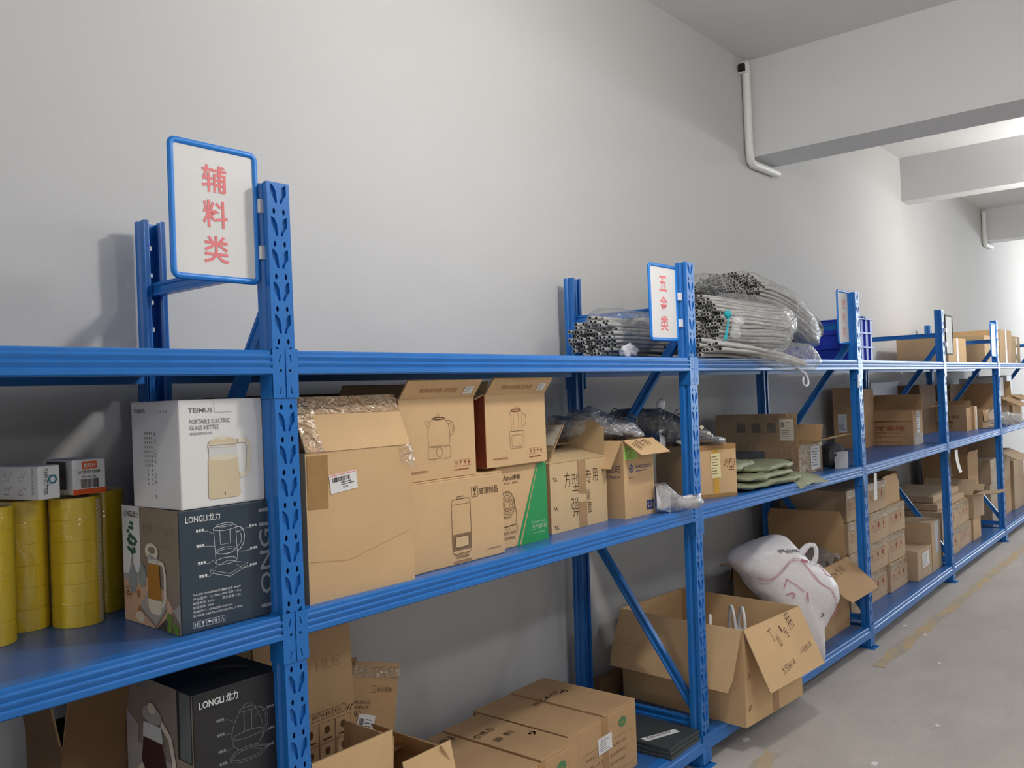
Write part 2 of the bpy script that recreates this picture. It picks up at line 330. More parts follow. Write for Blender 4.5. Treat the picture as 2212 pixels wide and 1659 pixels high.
# ------------------------------------------------------------------ the rack
PX = [0.0, 1.914, 3.827, 5.749, 7.666, 9.583, 11.5]; PY = [0.0, 0.0, -.045, -.029, -.029, -.03, -.03]
TILT = [-.0045, .013, -.010, 0, 0, 0, 0]
ZT, ZM, ZB = 1.618, 1.022, .122
PITCH = .074; PH = 2.0
petalL = [(-.021, .0445), (-.014, .041), (-.009, .035), (-.0055, .026), (-.0035, .0015), (-.0085, 0), (-.013, .012), (-.0215, .022)]
petalR = [(-x, y) for x, y in petalL][::-1]
def oval(cx, cy, rx=.0036, ry=.0068): return [(cx + rx * math.cos(2 * PI * k / 10), cy + ry * math.sin(2 * PI * k / 10)) for k in range(10)]
def post_mesh():
    m = MB(); hw = .030
    # pressed channel flanks, one rolled step each side
    prof = [(hw, 0), (hw, .014), (hw - .006, .019), (hw - .006, .027), (hw, .032), (hw, .050), (hw - .012, .050)]
    for sgn in (-1, 1):
        for a, b in zip(prof, prof[1:]):
            for th in (0, .002):
                q = [(sgn * (a[0] - th), a[1], 0), (sgn * (b[0] - th), b[1], 0), (sgn * (b[0] - th), b[1], PH), (sgn * (a[0] - th), a[1], PH)]
                m.add(q, [(0, 1, 2, 3)])
        m.add([(sgn * (p[0] - th), p[1], PH) for th in (0, .002) for p in prof], [(i, i + 1, 7 + i + 1, 7 + i) for i in range(6)])
    z = PH - .0485; n = 0
    while z > -.03:
        lo, hi = max(0, z - .006), min(PH, z + PITCH - .006)
        if z - .01 < 0: holes = []
        else: holes = [oval(-.013, z + .056) if z + .066 < PH else None, oval(.013, z + .056) if z + .066 < PH else None, [(x, y + z) for x, y in petalL], [(x, y + z) for x, y in petalR]]
        holes = [h for h in holes if h and max(p[1] for p in h) < hi - .0005 and min(p[1] for p in h) > lo + .0005]
        outer = [(-hw, lo), (hw, lo), (hw, hi), (-hw, hi)]
        loops = [[Vector((x, y, 0)) for x, y in outer]] + [[Vector((x, y, 0)) for x, y in h] for h in holes]
        tri = geometry.tessellate_polygon(loops); flatp = [p for l in loops for p in l]
        m.add([(p.x, 0, p.y) for p in flatp], [tuple(t) for t in tri]); m.add([(p.x, .002, p.y) for p in flatp], [tuple(t) for t in tri])
        for h in holes:
            k = len(h); pet = k == 8; d = .0065 if pet else .002
            vs = [(x, 0, y) for x, y in h] + [(x, d, y) for x, y in h]
            m.add(vs, [(i, (i + 1) % k, k + (i + 1) % k, k + i) for i in range(k)])
            if pet: m.add([(x, d, y) for x, y in h], [tuple(range(k))])
        z -= PITCH
    m.add([(-hw, 0, PH), (hw, 0, PH), (hw, .002, PH), (-hw, .002, PH)], [(0, 1, 2, 3)])
    return m
POST = post_mesh()
def brace(p, q, wdt=.034, dep=.022):
    """ribbed channel from p to q in the plane of the frame"""
    p, q = Vector(p), Vector(q); d = (q - p); ln = d.length; M = frame(p, d, (1, 0, 0))
    prof = [(-dep / 2, -wdt / 2), (dep / 2, -wdt / 2), (dep / 2, -wdt / 2 + .006), (dep / 2 - .004, -.006), (dep / 2 - .004, .006), (dep / 2, wdt / 2 - .006), (dep / 2, wdt / 2), (-dep / 2, wdt / 2), (-dep / 2, .010), (-dep / 2 + .004, .006), (-dep / 2 + .004, -.006), (-dep / 2, -.010)]
    n = len(prof); vs = [(s, a, b) for s in (0, ln) for a, b in prof]
    m = MB(); m.add(vs, [(i, (i + 1) % n, n + (i + 1) % n, n + i) for i in range(n)] + [tuple(range(n - 1, -1, -1)), tuple(range(n, 2 * n))], 0, False, M); return m
FD = .605
fr0 = thing('upright_frame', 'nearest blue upright frame, beside the white kettle carton', 'rack frame', (PX[0], PY[0], 0))
POST.build('front_post', BLUE, fr0)
POST.build('rear_post', BLUE, fr0, Matrix.Translation((0, FD, 0)) @ Matrix.Diagonal((1, -1, 1, 1)))
brace((0, .045, 1.815), (0, FD - .045, 1.815)).build('cross_brace', BLUE, fr0)
brace((0, .045, .165), (0, FD - .045, .165)).build('cross_brace', BLUE, fr0)
brace((0, .035, 1.745), (0, FD - .03, 1.00)).build('diagonal_brace', BLUE, fr0)
brace((0, .035, .205), (0, FD - .03, .965)).build('diagonal_brace', BLUE, fr0)
for y in (.022, FD - .022): MB().rbox(-.04, .04, y - .045, y + .045, 0, .005, .001).build('foot_plate', BLUE, fr0)
fr0.rotation_euler = (0, TILT[0], 0)
FLAB = ['', 'second blue upright frame, its sign reading hardware in red, beside the grey tubing bags', 'third blue upright frame, in front of the blue crates', 'fourth blue upright frame with a cut diagonal brace above the empty top shelf', 'fifth blue upright frame beside the clear bag and far sign', 'sixth blue upright frame at the right end of view', 'seventh blue upright frame at the far end']
for i in range(1, 6):
    f = copy_thing(fr0, (PX[i], PY[i], 0), 0, FLAB[i]); f.rotation_euler = (0, TILT[i], 0)
def px_at(i, z): return PX[i] + TILT[i] * z
def beam_profile(h=.055, d=.040):
    return [(d, 0), (.004, 0), (0, -.003), (0, -.0095), (-.0035, -.0125), (-.0035, -.015), (0, -.024), (-.0035, -.027), (-.0035, -.030), (0, -.0385), (-.0035, -.0415), (-.0035, -h + .003), (0, -h), (d, -h)]
def plain_profile(h=.062, d=.040):
    return [(d, 0), (.004, 0), (0, -.003), (0, -.020), (-.003, -.024), (-.003, -h + .003), (0, -h), (d, -h)]
def beam_mesh(ln, prof, mirror=False):
    m = MB(); n = len(prof); sg = -1 if mirror else 1
    vs = [(x, sg * y, z) for x in (0, ln) for y, z in prof]
    m.add(vs, [(i, (i + 1) % n, n + (i + 1) % n, n + i) for i in range(n)] + [tuple(range(n - 1, -1, -1)), tuple(range(n, 2 * n))]); return m
def bracket_mesh(side, z=0):
    """hooked end plate; side +1 sits right of a post centre"""
    m = MB(); s = side; out = .0345; zt, zb = .003, -.108
    pts = [(s * .0015, zt), (s * out, zt), (s * out, zb), (s * .0015, zb)]
    slots = [[(s * .0115, -.010), (s * .0140, -.010), (s * .0175, -.026), (s * .0150, -.027)], [(s * .0115, -.083), (s * .0140, -.083), (s * .0175, -.099), (s * .0150, -.100)], oval(s * .0125, -.046, .0033, .0036)]
    loops = [[Vector((x, y, 0)) for x, y in pts]] + [[Vector((x, y, 0)) for x, y in h] for h in slots]
    tri = geometry.tessellate_polygon(loops); fp = [p for l in loops for p in l]
    m.add([(p.x, -.0035, p.y) for p in fp], [tuple(t) for t in tri])
    for h in slots:
        k = len(h); vs = [(x, -.0035, y) for x, y in h] + [(x, -.0002, y) for x, y in h]
        m.add(vs, [(i, (i + 1) % k, k + (i + 1) % k, k + i) for i in range(k)])
        m.add([(x, -.0004, y) for x, y in h], [tuple(range(k))], 1)  # black slot floors stand for the shade in the holes
    k = 4; vs = [(x, -.0035, y) for x, y in pts] + [(x, -.0008, y) for x, y in pts]
    m.add(vs, [(i, (i + 1) % k, k + (i + 1) % k, k + i) for i in range(k)])
    a, b = sorted((s * .0325, s * out)); m.box(a, b, -.003, .047, zb, zt)
    return m
BRK = {s: bracket_mesh(s) for s in (-1, 1)}
BAYN = ['left end bay beside the yellow tape rolls', 'first full bay between the nearest two posts', 'bay under the grey tubing bags', 'bay right of the blue crates', 'bay with the clear bag on its middle shelf', 'last bay at the right edge']
def shelf(i0, z, level, label, prof, lx=None):
    """front and rear beam, hooked brackets and steel deck between two frames"""
    if lx is None: xa, ya = px_at(i0, z), PY[i0]; xb, yb = px_at(i0 + 1, z), PY[i0 + 1]
    else: xa, ya, xb, yb = lx
    ln = math.hypot(xb - xa, yb - ya); r = thing('shelf_level', label, 'shelf', (xa, ya, z), math.atan2(yb - ya, xb - xa))
    b = ln - .069
    beam_mesh(b, prof).build('front_beam', BLUE, r, T(.0345, 0, 0))
    beam_mesh(b, prof, True).build('rear_beam', BLUE, r, T(.0345, FD, 0))
    MB().box(.036, ln - .036, .014, FD - .014, -.024, -.0022).build('deck_panel', DECK, r)
    for s, x in ((1, 0), (-1, ln)):
        BRK[s].build('end_bracket', [BLUE, DINK], r, T(x, 0, 0))
        BRK[s].build('end_bracket', [BLUE, DINK], r, T(x, FD, 0) @ Matrix.Diagonal((1, -1, 1, 1)))
    return r
for i in range(-1, 5):
    for z, nm, pf in ((ZT, 'top', beam_profile()), (ZM, 'middle', beam_profile()), (ZB, 'bottom', plain_profile())):
        lx = (px_at(0, z) - 1.914, 0, px_at(0, z), 0) if i < 0 else None
        shelf(i, z, nm, 'blue steel %s shelf of the %s' % (nm, BAYN[i + 1]), pf, lx)
# ------------------------------------------------------------------ hanging signs
def sign(label, loc, rz, chars, ink, dirn=-1, group=None, clipx=None, frame_mat=None):
    """sheet in a rounded plastic frame; origin at the clip edge, lower corner"""
    t = thing('hanging_sign', label, 'sign', loc, rz, group); W, H = .216, .298; r = .012
    x0, x1 = (-W, 0) if dirn < 0 else (0, W)
    P = rrect(x0 + .006, x1 - .006, .006, H - .006, .012, 5); pts = [(x, 0, z) for x, z in P]; pts.append(pts[0]); pts.append(pts[1])
    fm = MB(); n = 8; rr = .0072
    ring = P; k = len(ring); vs = []
    for i, (x, z) in enumerate(ring):
        a = Vector(ring[i - 1]); b = Vector(ring[(i + 1) % k]); d = (b - a).normalized(); nn = Vector((d.y, -d.x))
        for j in range(n):
            th = 2 * PI * j / n; vs.append((x + nn.x * rr * math.cos(th), rr * .75 * math.sin(th), z + nn.y * rr * math.cos(th)))
    fm.add(vs, [(i * n + j, ((i + 1) % k) * n + j, ((i + 1) % k) * n + (j + 1) % n, i * n + (j + 1) % n) for i in range(k) for j in range(n)], 0, True)
    fm.build('sign_frame', frame_mat or SIGNB, t)
    MB().prism(rrect(x0 + .008, x1 - .008, .008, H - .008, .010, 4), -.0008, .0008, 0, frame((0, 0, 0), (1, 0, 0), (0, 0, 1))).build('paper_sheet', PAPER, t)
    if chars:
        tm = MB(); F = frame((0, -.0016, 0), (1, 0, 0), (0, 0, 1)); cx = (x0 + x1) / 2 - .0
        for q, c in enumerate(chars): tm.text(c, cx - .031, H - .105 - q * .077, .060, 0, F, .060, .014)
        tm.build('sign_lettering', ink, t)
    for z in (H * .60, H * .245):
        c = MB(); a, b = (x1 - .004, x1 + .022) if dirn < 0 else (x0 - .022, x0 + .004)
        c.rbox(a, b, -.012, .008, z - .016, z + .016, .003); c.build('clip', CLIP, t)
    return t
sign('large blue framed sign with three red characters at the nearest post', (-.040, .035, 1.768), .01, '辅料类', REDT)
sign('blue framed sign with red characters on the post in front of the grey tubing', (1.888, .035, 1.683), 0.0, '五金类', REDT)
sign('blue framed sign with faded pink characters in front of the blue crates', (3.815, .0, 1.708), .02, '胶件类', PINKT)
sign('thin white sign with a dark frame standing right of the fourth post', (5.80, -.03, 1.672), .0, '', REDT, 1, None, None, FOLDER)
sign('farthest blue framed white sign, in front of the cartons on the top shelf', (7.635, -.02, 1.672), .0, '', REDT)
# ------------------------------------------------------------------ cartons
TH = .0045
def carton(name, label, loc, size, rz=0.0, mats=None, open_=False, flaps=(), group=None, cat='carton', rot=None, rim=None):
    """origin at the front left lower corner; x to the right, y into the shelf. flaps: (side, angle, length[, skew])
    0 = folded shut, 90 = standing up, 180 = flat outward, 250 = hanging down outside. Returns root, size, {side: flap matrix}"""
    W, D, H = size; t = thing(name, label, cat, loc, rz, group, rot); m = MB(); F = {}
    mt = mats or TAN
    if open_:
        m.box(0, W, 0, TH, 0, H); m.box(0, W, D - TH, D, 0, H); m.box(0, TH, TH, D - TH, 0, H); m.box(W - TH, W, TH, D - TH, 0, H); m.box(TH, W - TH, TH, D - TH, 0, TH)
    else:
        m.rbox(0, W, 0, D, 0, H, min(.0035, H * .1))
    body = m.build('carton_body', mt, t)
    for fl in flaps:
        side, ang, ln = fl[:3]; ins = fl[3] if len(fl) > 3 else .004; cut = fl[4] if len(fl) > 4 else .0
        o, xd, inn = {'F': ((0, 0, H), (1, 0, 0), (0, 1, 0)), 'B': ((W, D, H), (-1, 0, 0), (0, -1, 0)), 'L': ((0, D, H), (0, -1, 0), (1, 0, 0)), 'R': ((W, 0, H), (0, 1, 0), (-1, 0, 0))}[side]
        wd = W if side in 'FB' else D; a = math.radians(ang); xd = Vector(xd); d = Vector(inn) * math.cos(a) + Vector((0, 0, 1)) * math.sin(a)
        M = frame(Vector(o), xd, d); roll = fl[5] if len(fl) > 5 else 0.0
        if roll:
            M = M @ T(wd / 2, 0, 0) @ RZ(-roll) @ T(-wd / 2, 0, 0); o = M.translation; xd = M.col[0].to_3d(); d = M.col[1].to_3d()
        poly = [(ins, 0), (wd - ins, 0), (wd - ins, ln * .8), (wd - ins - cut, ln), (ins + cut, ln), (ins, ln * .8)] if cut else [(ins, 0), (wd - ins, 0), (wd - ins * 1.5, ln), (ins * 1.5, ln)]
        fm = MB(); fm.prism(poly, -TH / 2, TH / 2, 0, M, 1)
        fm.build('carton_flap', [mt, EDGE], t)
        e = TH / 2 + .0008
        F[side + 'out'] = M @ T(0, 0, -e) @ Matrix.Diagonal((1, 1, 1, 1)) if ang > 180 else M @ T(0, 0, -e)
        n = xd.cross(d)
        # matrix for marks on the face that looks outwards (closed/standing) or upwards (folded out)
        if ang >= 140: F[side] = frame(M @ Vector((0, ln, e)), xd, -d) if (xd.cross(-d)).z > 0 or True else None
        else: F[side] = frame(M @ Vector((0, 0, -e if n.dot(Vector(inn)) > 0 else e)), xd, d)
        if ang >= 140:
            nn = xd.cross(-d); F[side] = frame(Vector(o) + d * ln + nn * e, xd, -d)
        else:
            nn = xd.cross(d); s_ = -1 if nn.dot(Vector(inn)) > 0 and ang > 20 else 1; F[side] = frame(Vector(o) + nn * e * s_, xd, d)
    return t, body, F
def lid(t, W, D, H, mt, along='y', gap=.004, lift=.0, split=.5):
    """two closed top flaps with a dark seam between them"""
    if along == 'x': parts = [(.001, W - .001, .001, D * split - gap / 2), (.001, W - .001, D * split + gap / 2, D - .001)]
    else: parts = [(.001, W * split - gap / 2, .001, D - .001), (W * split + gap / 2, W - .001, .001, D - .001)]
    for i, (a, b, c, d) in enumerate(parts): MB().rbox(a, b, c, d, H, H + TH + lift * i, .0015).build('carton_flap', [mt], t)
def FF(h=0, e=.0009): return frame((0, -e, h), (1, 0, 0), (0, 0, 1))              # front face
def LFc(D, e=.0009): return frame((-e, D, 0), (0, -1, 0), (0, 0, 1))               # left face
def TF(H, e=.0009): return frame((0, 0, H + e), (1, 0, 0), (0, 1, 0))              # top face
def rect(m, x0, x1, y0, y1, mi=0, M=None): return m.flat([(x0, y0), (x1, y0), (x1, y1), (x0, y1)], mi, M)
def orect(m, x0, x1, y0, y1, w, mi=0, M=None): return m.stroke([(x0, y0), (x1, y0), (x1, y1), (x0, y1)], w, mi, M, True)
def barcode(m, x, y, w, h, mi, M, seed=1):
    a = x; i = 0
    while a < x + w:
        b = w * (.008 + .028 * hsh(i, seed)); rect(m, a, min(x + w, a + b), y, y + h, mi, M); a += b + w * (.008 + .03 * hsh(i, seed + 5)); i += 1
def lines(m, x, y, w, n, dy, th, mi, M, seed=1):
    """rows of small unreadable print"""
    for k in range(n):
        a = x; i = 0; wl = w * (.6 + .4 * hsh(k, seed))
        while a < x + wl:
            b = th * (1.0 + 1.2 * hsh(i, seed + k)); rect(m, a, a + b, y - k * dy, y - k * dy + th, mi, M); a += b + th * .5; i += 1
def icons(m, x, y, s, mi, M, n=4, box=True):
    """handling symbols: arrows up, glass, umbrella, recycling"""
    for k in range(n):
        a = x + k * s * 1.15; wd = s * .06
        if box: orect(m, a, a + s, y, y + s, wd, mi, M)
        q = k % 5
        if q == 0:
            for u in (.32, .68):
                rect(m, a + s * (u - .05), a + s * (u + .05), y + s * .15, y + s * .6, mi, M); m.flat([(a + s * (u - .14), y + s * .58), (a + s * (u + .14), y + s * .58), (a + s * u, y + s * .85)], mi, M)
        elif q == 1:
            m.flat([(a + s * .3, y + s * .85), (a + s * .36, y + s * .5), (a + s * .64, y + s * .5), (a + s * .7, y + s * .85)], mi, M); rect(m, a + s * .46, a + s * .54, y + s * .2, y + s * .5, mi, M); rect(m, a + s * .34, a + s * .66, y + s * .14, y + s * .2, mi, M)
        elif q == 2:
            m.flat(ell(a + s * .5, y + s * .5, s * .34, s * .3, 0, PI, 8), mi, M); m.stroke([(a + s * .5, y + s * .5), (a + s * .5, y + s * .2), (a + s * .6, y + s * .16)], wd, mi, M)
        elif q == 3:
            m.stroke(ell(a + s * .5, y + s * .5, s * .24, s * .32, 0, 2 * PI, 8), wd * 1.4, mi, M); rect(m, a + s * .42, a + s * .58, y + s * .3, y + s * .7, mi, M)
        else:
            m.stroke([(a + s * .5, y + s * .82), (a + s * .2, y + s * .24), (a + s * .8, y + s * .24)], wd * 1.6, mi, M, True)
def tape(t, M, poly, mt=None, name='packing_tape'):
    return MB().prism(poly, 0, .0004, 0, M).build(name, mt or BRTAPE, t)
def label_sheet(t, M, x0, x1, y0, y1, name='shipping_label', ink=None, rot=0, detail='bar', mt=None, lift=.0004):
    c = M @ T((x0 + x1) / 2, (y0 + y1) / 2, lift) @ RZ(rot); w, h = (x1 - x0) / 2, (y1 - y0) / 2
    s = MB(); s.prism([(-w, -h), (w, -h), (w, h), (-w, h)], 0, .0004, 0, c); N = c @ T(0, 0, .0008)
    if detail == 'bar':
        barcode(s, -w * .8, h * .15, w * 1.3, h * .5, 1, N, 3); rect(s, -w * .9, w * .9, h * .82, h * .92, 2, N)
        lines(s, w * -.2, -h * .05, w, 2, h * .22, h * .10, 1, N, 4); s.text('22/24', -w * .1, -h * .65, h * .22, 1, N)
    elif detail == 'lines': lines(s, -w * .8, h * .7, w * 1.5, 7, h * .23, h * .06, 1, N, 8)
    elif detail == 'mix':
        barcode(s, -w * .8, h * .25, w * .5, h * .5, 1, N, 6); lines(s, -w * .1, h * .7, w * .9, 4, h * .18, h * .05, 1, N, 8); lines(s, -w * .8, -h * .1, w * 1.5, 5, h * .17, h * .05, 1, N, 12)
    return s.build(name, [mt or PAPER, ink or DINK, REDT], t)
def kettle_lines(m, cx, y, s, w, mi, M, kind=0):
    """outline drawing of a kettle or jug; s = overall height"""
    if kind == 0:      # round kettle on heating base
        m.stroke(bez((cx - .30 * s, y + .33 * s), (cx - .36 * s, y + .62 * s), (cx - .30 * s, y + .76 * s), (cx - .18 * s, y + .86 * s)), w, mi, M); m.stroke(bez((cx + .30 * s, y + .33 * s), (cx + .36 * s, y + .62 * s), (cx + .30 * s, y + .76 * s), (cx + .18 * s, y + .86 * s)), w, mi, M)
        m.stroke(ell(cx, y + .87 * s, .19 * s, .025 * s), w * 2, mi, M); m.stroke(ell(cx, y + .94 * s, .045 * s, .045 * s), w, mi, M)
        m.stroke([(cx - .29 * s, y + .70 * s), (cx - .42 * s, y + .80 * s), (cx - .36 * s, y + .84 * s), (cx - .25 * s, y + .80 * s)], w, mi, M)
        m.stroke(bez((cx + .22 * s, y + .82 * s), (cx + .50 * s, y + .86 * s), (cx + .52 * s, y + .52 * s), (cx + .33 * s, y + .50 * s)), w * 1.5, mi, M); m.stroke(bez((cx + .26 * s, y + .76 * s), (cx + .42 * s, y + .78 * s), (cx + .44 * s, y + .58 * s), (cx + .34 * s, y + .56 * s)), w, mi, M)
        m.stroke(rrect(cx - .33 * s, cx + .33 * s, y + .05 * s, y + .31 * s, .05 * s), w, mi, M, True); m.stroke(ell(cx, y + .18 * s, .095 * s, .095 * s), w * 1.3, mi, M); m.stroke(ell(cx, y + .31 * s, .31 * s, .03 * s, PI, 2 * PI, 8), w, mi, M)
        for a in (-.18, .18): m.stroke([(cx + a * s, y + .05 * s), (cx + a * s * .9, y)], w, mi, M)
    elif kind == 1:    # blender jug on square base
        m.stroke([(cx - .20 * s, y + .42 * s), (cx - .22 * s, y + .88 * s), (cx + .20 * s, y + .88 * s), (cx + .18 * s, y + .42 * s)], w, mi, M, True); m.stroke([(cx - .23 * s, y + .80 * s), (cx - .27 * s, y + .86 * s), (cx - .21 * s, y + .88 * s)], w, mi, M)
        m.stroke(rrect(cx - .19 * s, cx + .17 * s, y + .89 * s, y + .94 * s, .02 * s), w * 1.6, mi, M, True); m.stroke(rrect(cx - .07 * s, cx + .07 * s, y + .94 * s, y + .99 * s, .015 * s), w, mi, M, True)
        m.stroke(bez((cx + .20 * s, y + .84 * s), (cx + .42 * s, y + .84 * s), (cx + .40 * s, y + .52 * s), (cx + .19 * s, y + .52 * s)), w * 1.6, mi, M)
        m.stroke(rrect(cx - .27 * s, cx + .25 * s, y + .02 * s, y + .42 * s, .04 * s), w, mi, M, True); m.stroke(rrect(cx - .20 * s, cx + .18 * s, y + .06 * s, y + .33 * s, .02 * s), w, mi, M, True)
        for a in (-.12, .06): m.stroke([(cx + a * s, y + .45 * s), (cx + a * s, y + .84 * s)], w * .7, mi, M)
    elif kind == 2:    # glass kettle with basket on flat base
        m.stroke([(cx - .22 * s, y + .25 * s), (cx - .25 * s, y + .86 * s)], w, mi, M); m.stroke([(cx + .22 * s, y + .25 * s), (cx + .20 * s, y + .86 * s)], w, mi, M)
        for yy, rx, ry in ((.88, .24, .05), (.93, .17, .035), (.46, .20, .06), (.44, .17, .045), (.27, .22, .06)): m.stroke(ell(cx - .02 * s, y + yy * s, rx * s, ry * s), w, mi, M)
        m.stroke([(cx - .13 * s, y + .84 * s), (cx - .12 * s, y + .58 * s), (cx + .08 * s, y + .58 * s), (cx + .08 * s, y + .84 * s)], w, mi, M)
        m.stroke(bez((cx + .20 * s, y + .86 * s), (cx + .44 * s, y + .92 * s), (cx + .42 * s, y + .46 * s), (cx + .22 * s, y + .42 * s)), w * 1.5, mi, M); m.stroke(bez((cx + .20 * s, y + .78 * s), (cx + .35 * s, y + .80 * s), (cx + .34 * s, y + .52 * s), (cx + .22 * s, y + .50 * s)), w, mi, M)
        m.stroke([(cx - .34 * s, y + .15 * s), (cx + .05 * s, y + .02 * s), (cx + .42 * s, y + .16 * s), (cx + .02 * s, y + .27 * s)], w, mi, M, True); m.stroke([(cx - .34 * s, y + .15 * s), (cx - .34 * s, y + .10 * s), (cx + .05 * s, y - .03 * s), (cx + .42 * s, y + .11 * s), (cx + .42 * s, y + .16 * s)], w, mi, M)
    elif kind == 3:    # round-bottomed kettle
        m.stroke(bez((cx - .14 * s, y + .88 * s), (cx - .42 * s, y + .55 * s), (cx - .34 * s, y + .25 * s), (cx - .10 * s, y + .20 * s)), w, mi, M); m.stroke(bez((cx + .14 * s, y + .88 * s), (cx + .36 * s, y + .55 * s), (cx + .34 * s, y + .25 * s), (cx + .10 * s, y + .20 * s)), w, mi, M)
        for yy, rx, ry in ((.88, .16, .035), (.94, .09, .03), (.45, .30, .06), (.14, .36, .10), (.10, .36, .10)): m.stroke(ell(cx, y + yy * s, rx * s, ry * s), w, mi, M)
        for q in (.40, .46): m.stroke(bez((cx + .16 * s, y + .86 * s), (cx + q * s, y + .88 * s), (cx + q * s, y + .40 * s), (cx + .22 * s, y + .28 * s)), w, mi, M)
        m.stroke([(cx - .08 * s, y + .84 * s), (cx - .07 * s, y + .52 * s), (cx + .07 * s, y + .52 * s), (cx + .08 * s, y + .84 * s)], w, mi, M)
def callouts(m, cx, cy, s, w, mi, M):
    for a, b in ((-.62, .42), (-.62, .12), (-.60, -.22), (-.58, -.48), (.62, .36), (.62, -.10), (.60, -.44)):
        m.stroke([(cx + a * s, cy + b * s), (cx + a * s * .62, cy + b * s), (cx + a * s * .40, cy + b * s * .8)], w, mi, M)
        for k in range(3): rect(m, cx + a * s + (k - (1 if a > 0 else 0)) * s * .06, cx + a * s + (k - (1 if a > 0 else 0)) * s * .06 + s * .045, cy + b * s + s * .01, cy + b * s + s * .055, mi, M)
# ---- left bay: white kettle carton on the slate one
SX, SY, SZ = -.249, .050, ZM - .0015
t, body, F = carton('kettle_carton', 'slate blue printed kettle carton under the white carton on the middle shelf', (SX, SY, SZ), (.225, .258, .260), -.03, SLATE)
m = MB(); M = FF()
m.text('LONGLI', .015, .232, .0135, 0, M, .050, .012); m.text('龙力', .068, .231, .016, 0, M, .027, .012)
kettle_lines(m, .108, .108, .118, .0009, 0, M, 2); callouts(m, .105, .165, .108, .0006, 0, M)
for k, sx in enumerate(('产品名称: 液体加热器(养生壶)', '产品型号: YS-TI816', '额定电压: 220V~', '额定频率: 50Hz', '包装尺寸: 256x225x260mm', '执行标准: GB4706.1-2005;GB4706.19-2008')):
    m.text(sx, .026, .076 - k * .0088, .0058, 0, M, min(.115, .0048 * len(sx)))
for k, sx in enumerate(('额定功率: 800W', '单台毛重: 1.5kg', '额定容量: 1.5L')): m.text(sx, .094, .076 - k * .0088, .0058, 0, M, .045)
icons(m, .026, .010, .013, 0, M, 5)
m.build('printed_lettering', [WINK], t)
MB().text('LONGLI', .219, .020, .030, 0, M, .222, .010, PI / 2).build('side_lettering', [GINK], t)
M = LFc(.258); m = MB()
rect(m, .0, .258, .0, .26, 0, M); M2 = LFc(.258, .0016)
rect(m, 0, .085, .09, .26, 1, M2)                                    # pale strip behind the plant
m.flat([(0, 0), (.258, 0), (.258, .02), (.19, .085), (.085, .115), (0, .105)], 2, M2)
m.flat([(.15, 0), (.258, 0), (.258, .066)], 3, M2)
m.build('printed_panel', [TAUPE, PAPER, PEACH, GREY1], t)
M = LFc(.258, .0022); m = MB()
m.text('LONGLI', .010, .236, .012, 0, M, .045, .01); m.text('龙力', .057, .235, .014, 0, M, .022, .01)
m.build('dark_lettering', [DINK], t)
m = MB(); m.text('HEALTH KETTLE', .100, .205, .020, 0, M, .135); m.text('养生壶·智能', .17, .175, .012, 0, M, .06); m.build('pale_lettering', [mat('sand_ink', (.36, .30, .25), .5)], t)
m = MB()
for k in range(26):                                                   # potted plant
    a = hsh(k, 1) * 2 * PI; r = .024 * hsh(k, 2) ** .5; cx, cy = .047 + r * math.cos(a) * .85, .185 + (r * 1.6) * math.sin(a)
    m.flat(ell(cx, cy, .0075, .0045, hsh(k, 3) * 3, hsh(k, 3) * 3 + 2 * PI, 6), 0, M, .0001 * k * .2)
m.stroke([(.045, .185), (.046, .135)], .0022, 0, M)
m.flat([(.040, .143), (.050, .143), (.049, .133), (.064, .112), (.066, .085), (.056, .066), (.036, .066), (.028, .085), (.030, .112), (.041, .133)], 1, M)
m.flat(ell(.093, .108, .017, .026), 1, M)
m.build('printed_plant', [LEAF, mat('stone_ink', (.30, .33, .33), .5)], t); m = MB()
for cx, cy, rr in ((.022, .062, .020), (.020, .070, .017)): m.flat(ell(cx, cy, rr, rr * .55), 2, M, .0002); m.stroke(ell(cx, cy, rr * .8, rr * .42), .002, 3, M @ T(0, 0, .0003))
m.flat(ell(.072, .067, .008, .009), 2, M, .0002); m.flat(ell(.085, .030, .020, .013, 0, 6.3, 9), 2, M, .0002); m.flat(ell(.078, .016, .022, .012, 0, 6.3, 9), 3, M, .0003)
for k in range(7): m.flat(ell(.205 + .045 * hsh(k, 5), .008 + .024 * hsh(k, 6), .010, .010, 0, 6.3, 9), 4, M, .0002 + .0001 * k)
m.build('printed_still_life', [LEAF, mat('stone_ink', (.30, .33, .33), .5), BROWNI, mat('cream_plate_ink', (.72, .62, .50), .5), GRAPE], t)
m = MB()
m.flat([(.080, .040), (.150, .008), (.200, .052), (.128, .090)], 0, M, .0004); m.flat([(.080, .040), (.150, .008), (.200, .052), (.200, .045), (.150, 0.001), (.080, .033)], 2, M, .0005)
m.flat([(.118, .062), (.180, .062), (.178, .038), (.165, .030), (.130, .032), (.119, .042)], 1, M, .0006)
m.flat([(.120, .140), (.172, .140), (.178, .062), (.118, .062)], 3, M, .0007); m.flat(ell(.140, .166, .030, .018), 1, M, .0008); m.flat(ell(.142, .169, .017, .008), 2, M, .0009); m.flat([(.124, .160), (.164, .152), (.168, .140), (.122, .140)], 4, M, .0008)
m.stroke([(.168, .146), (.190, .142), (.198, .120), (.196, .066), (.182, .050)], .010, 1, M @ T(0, 0, .0009))
m.build('printed_kettle', [GREY1, CREAM2, TAUPE, AMBER, CLEARG], t)
t, body, F = carton('kettle_carton', 'white printed kettle carton standing on the slate blue carton', (-.243, .046, SZ + .2605), (.208, .193, .232), .028, KBOX)
m = MB(); M = FF()
m.text('TEIMUS', .022, .204, .010, 0, M, .058, .004)
m.build('logo_lettering', [mat('mid_grey_ink', (.16, .16, .16), .5)], t)
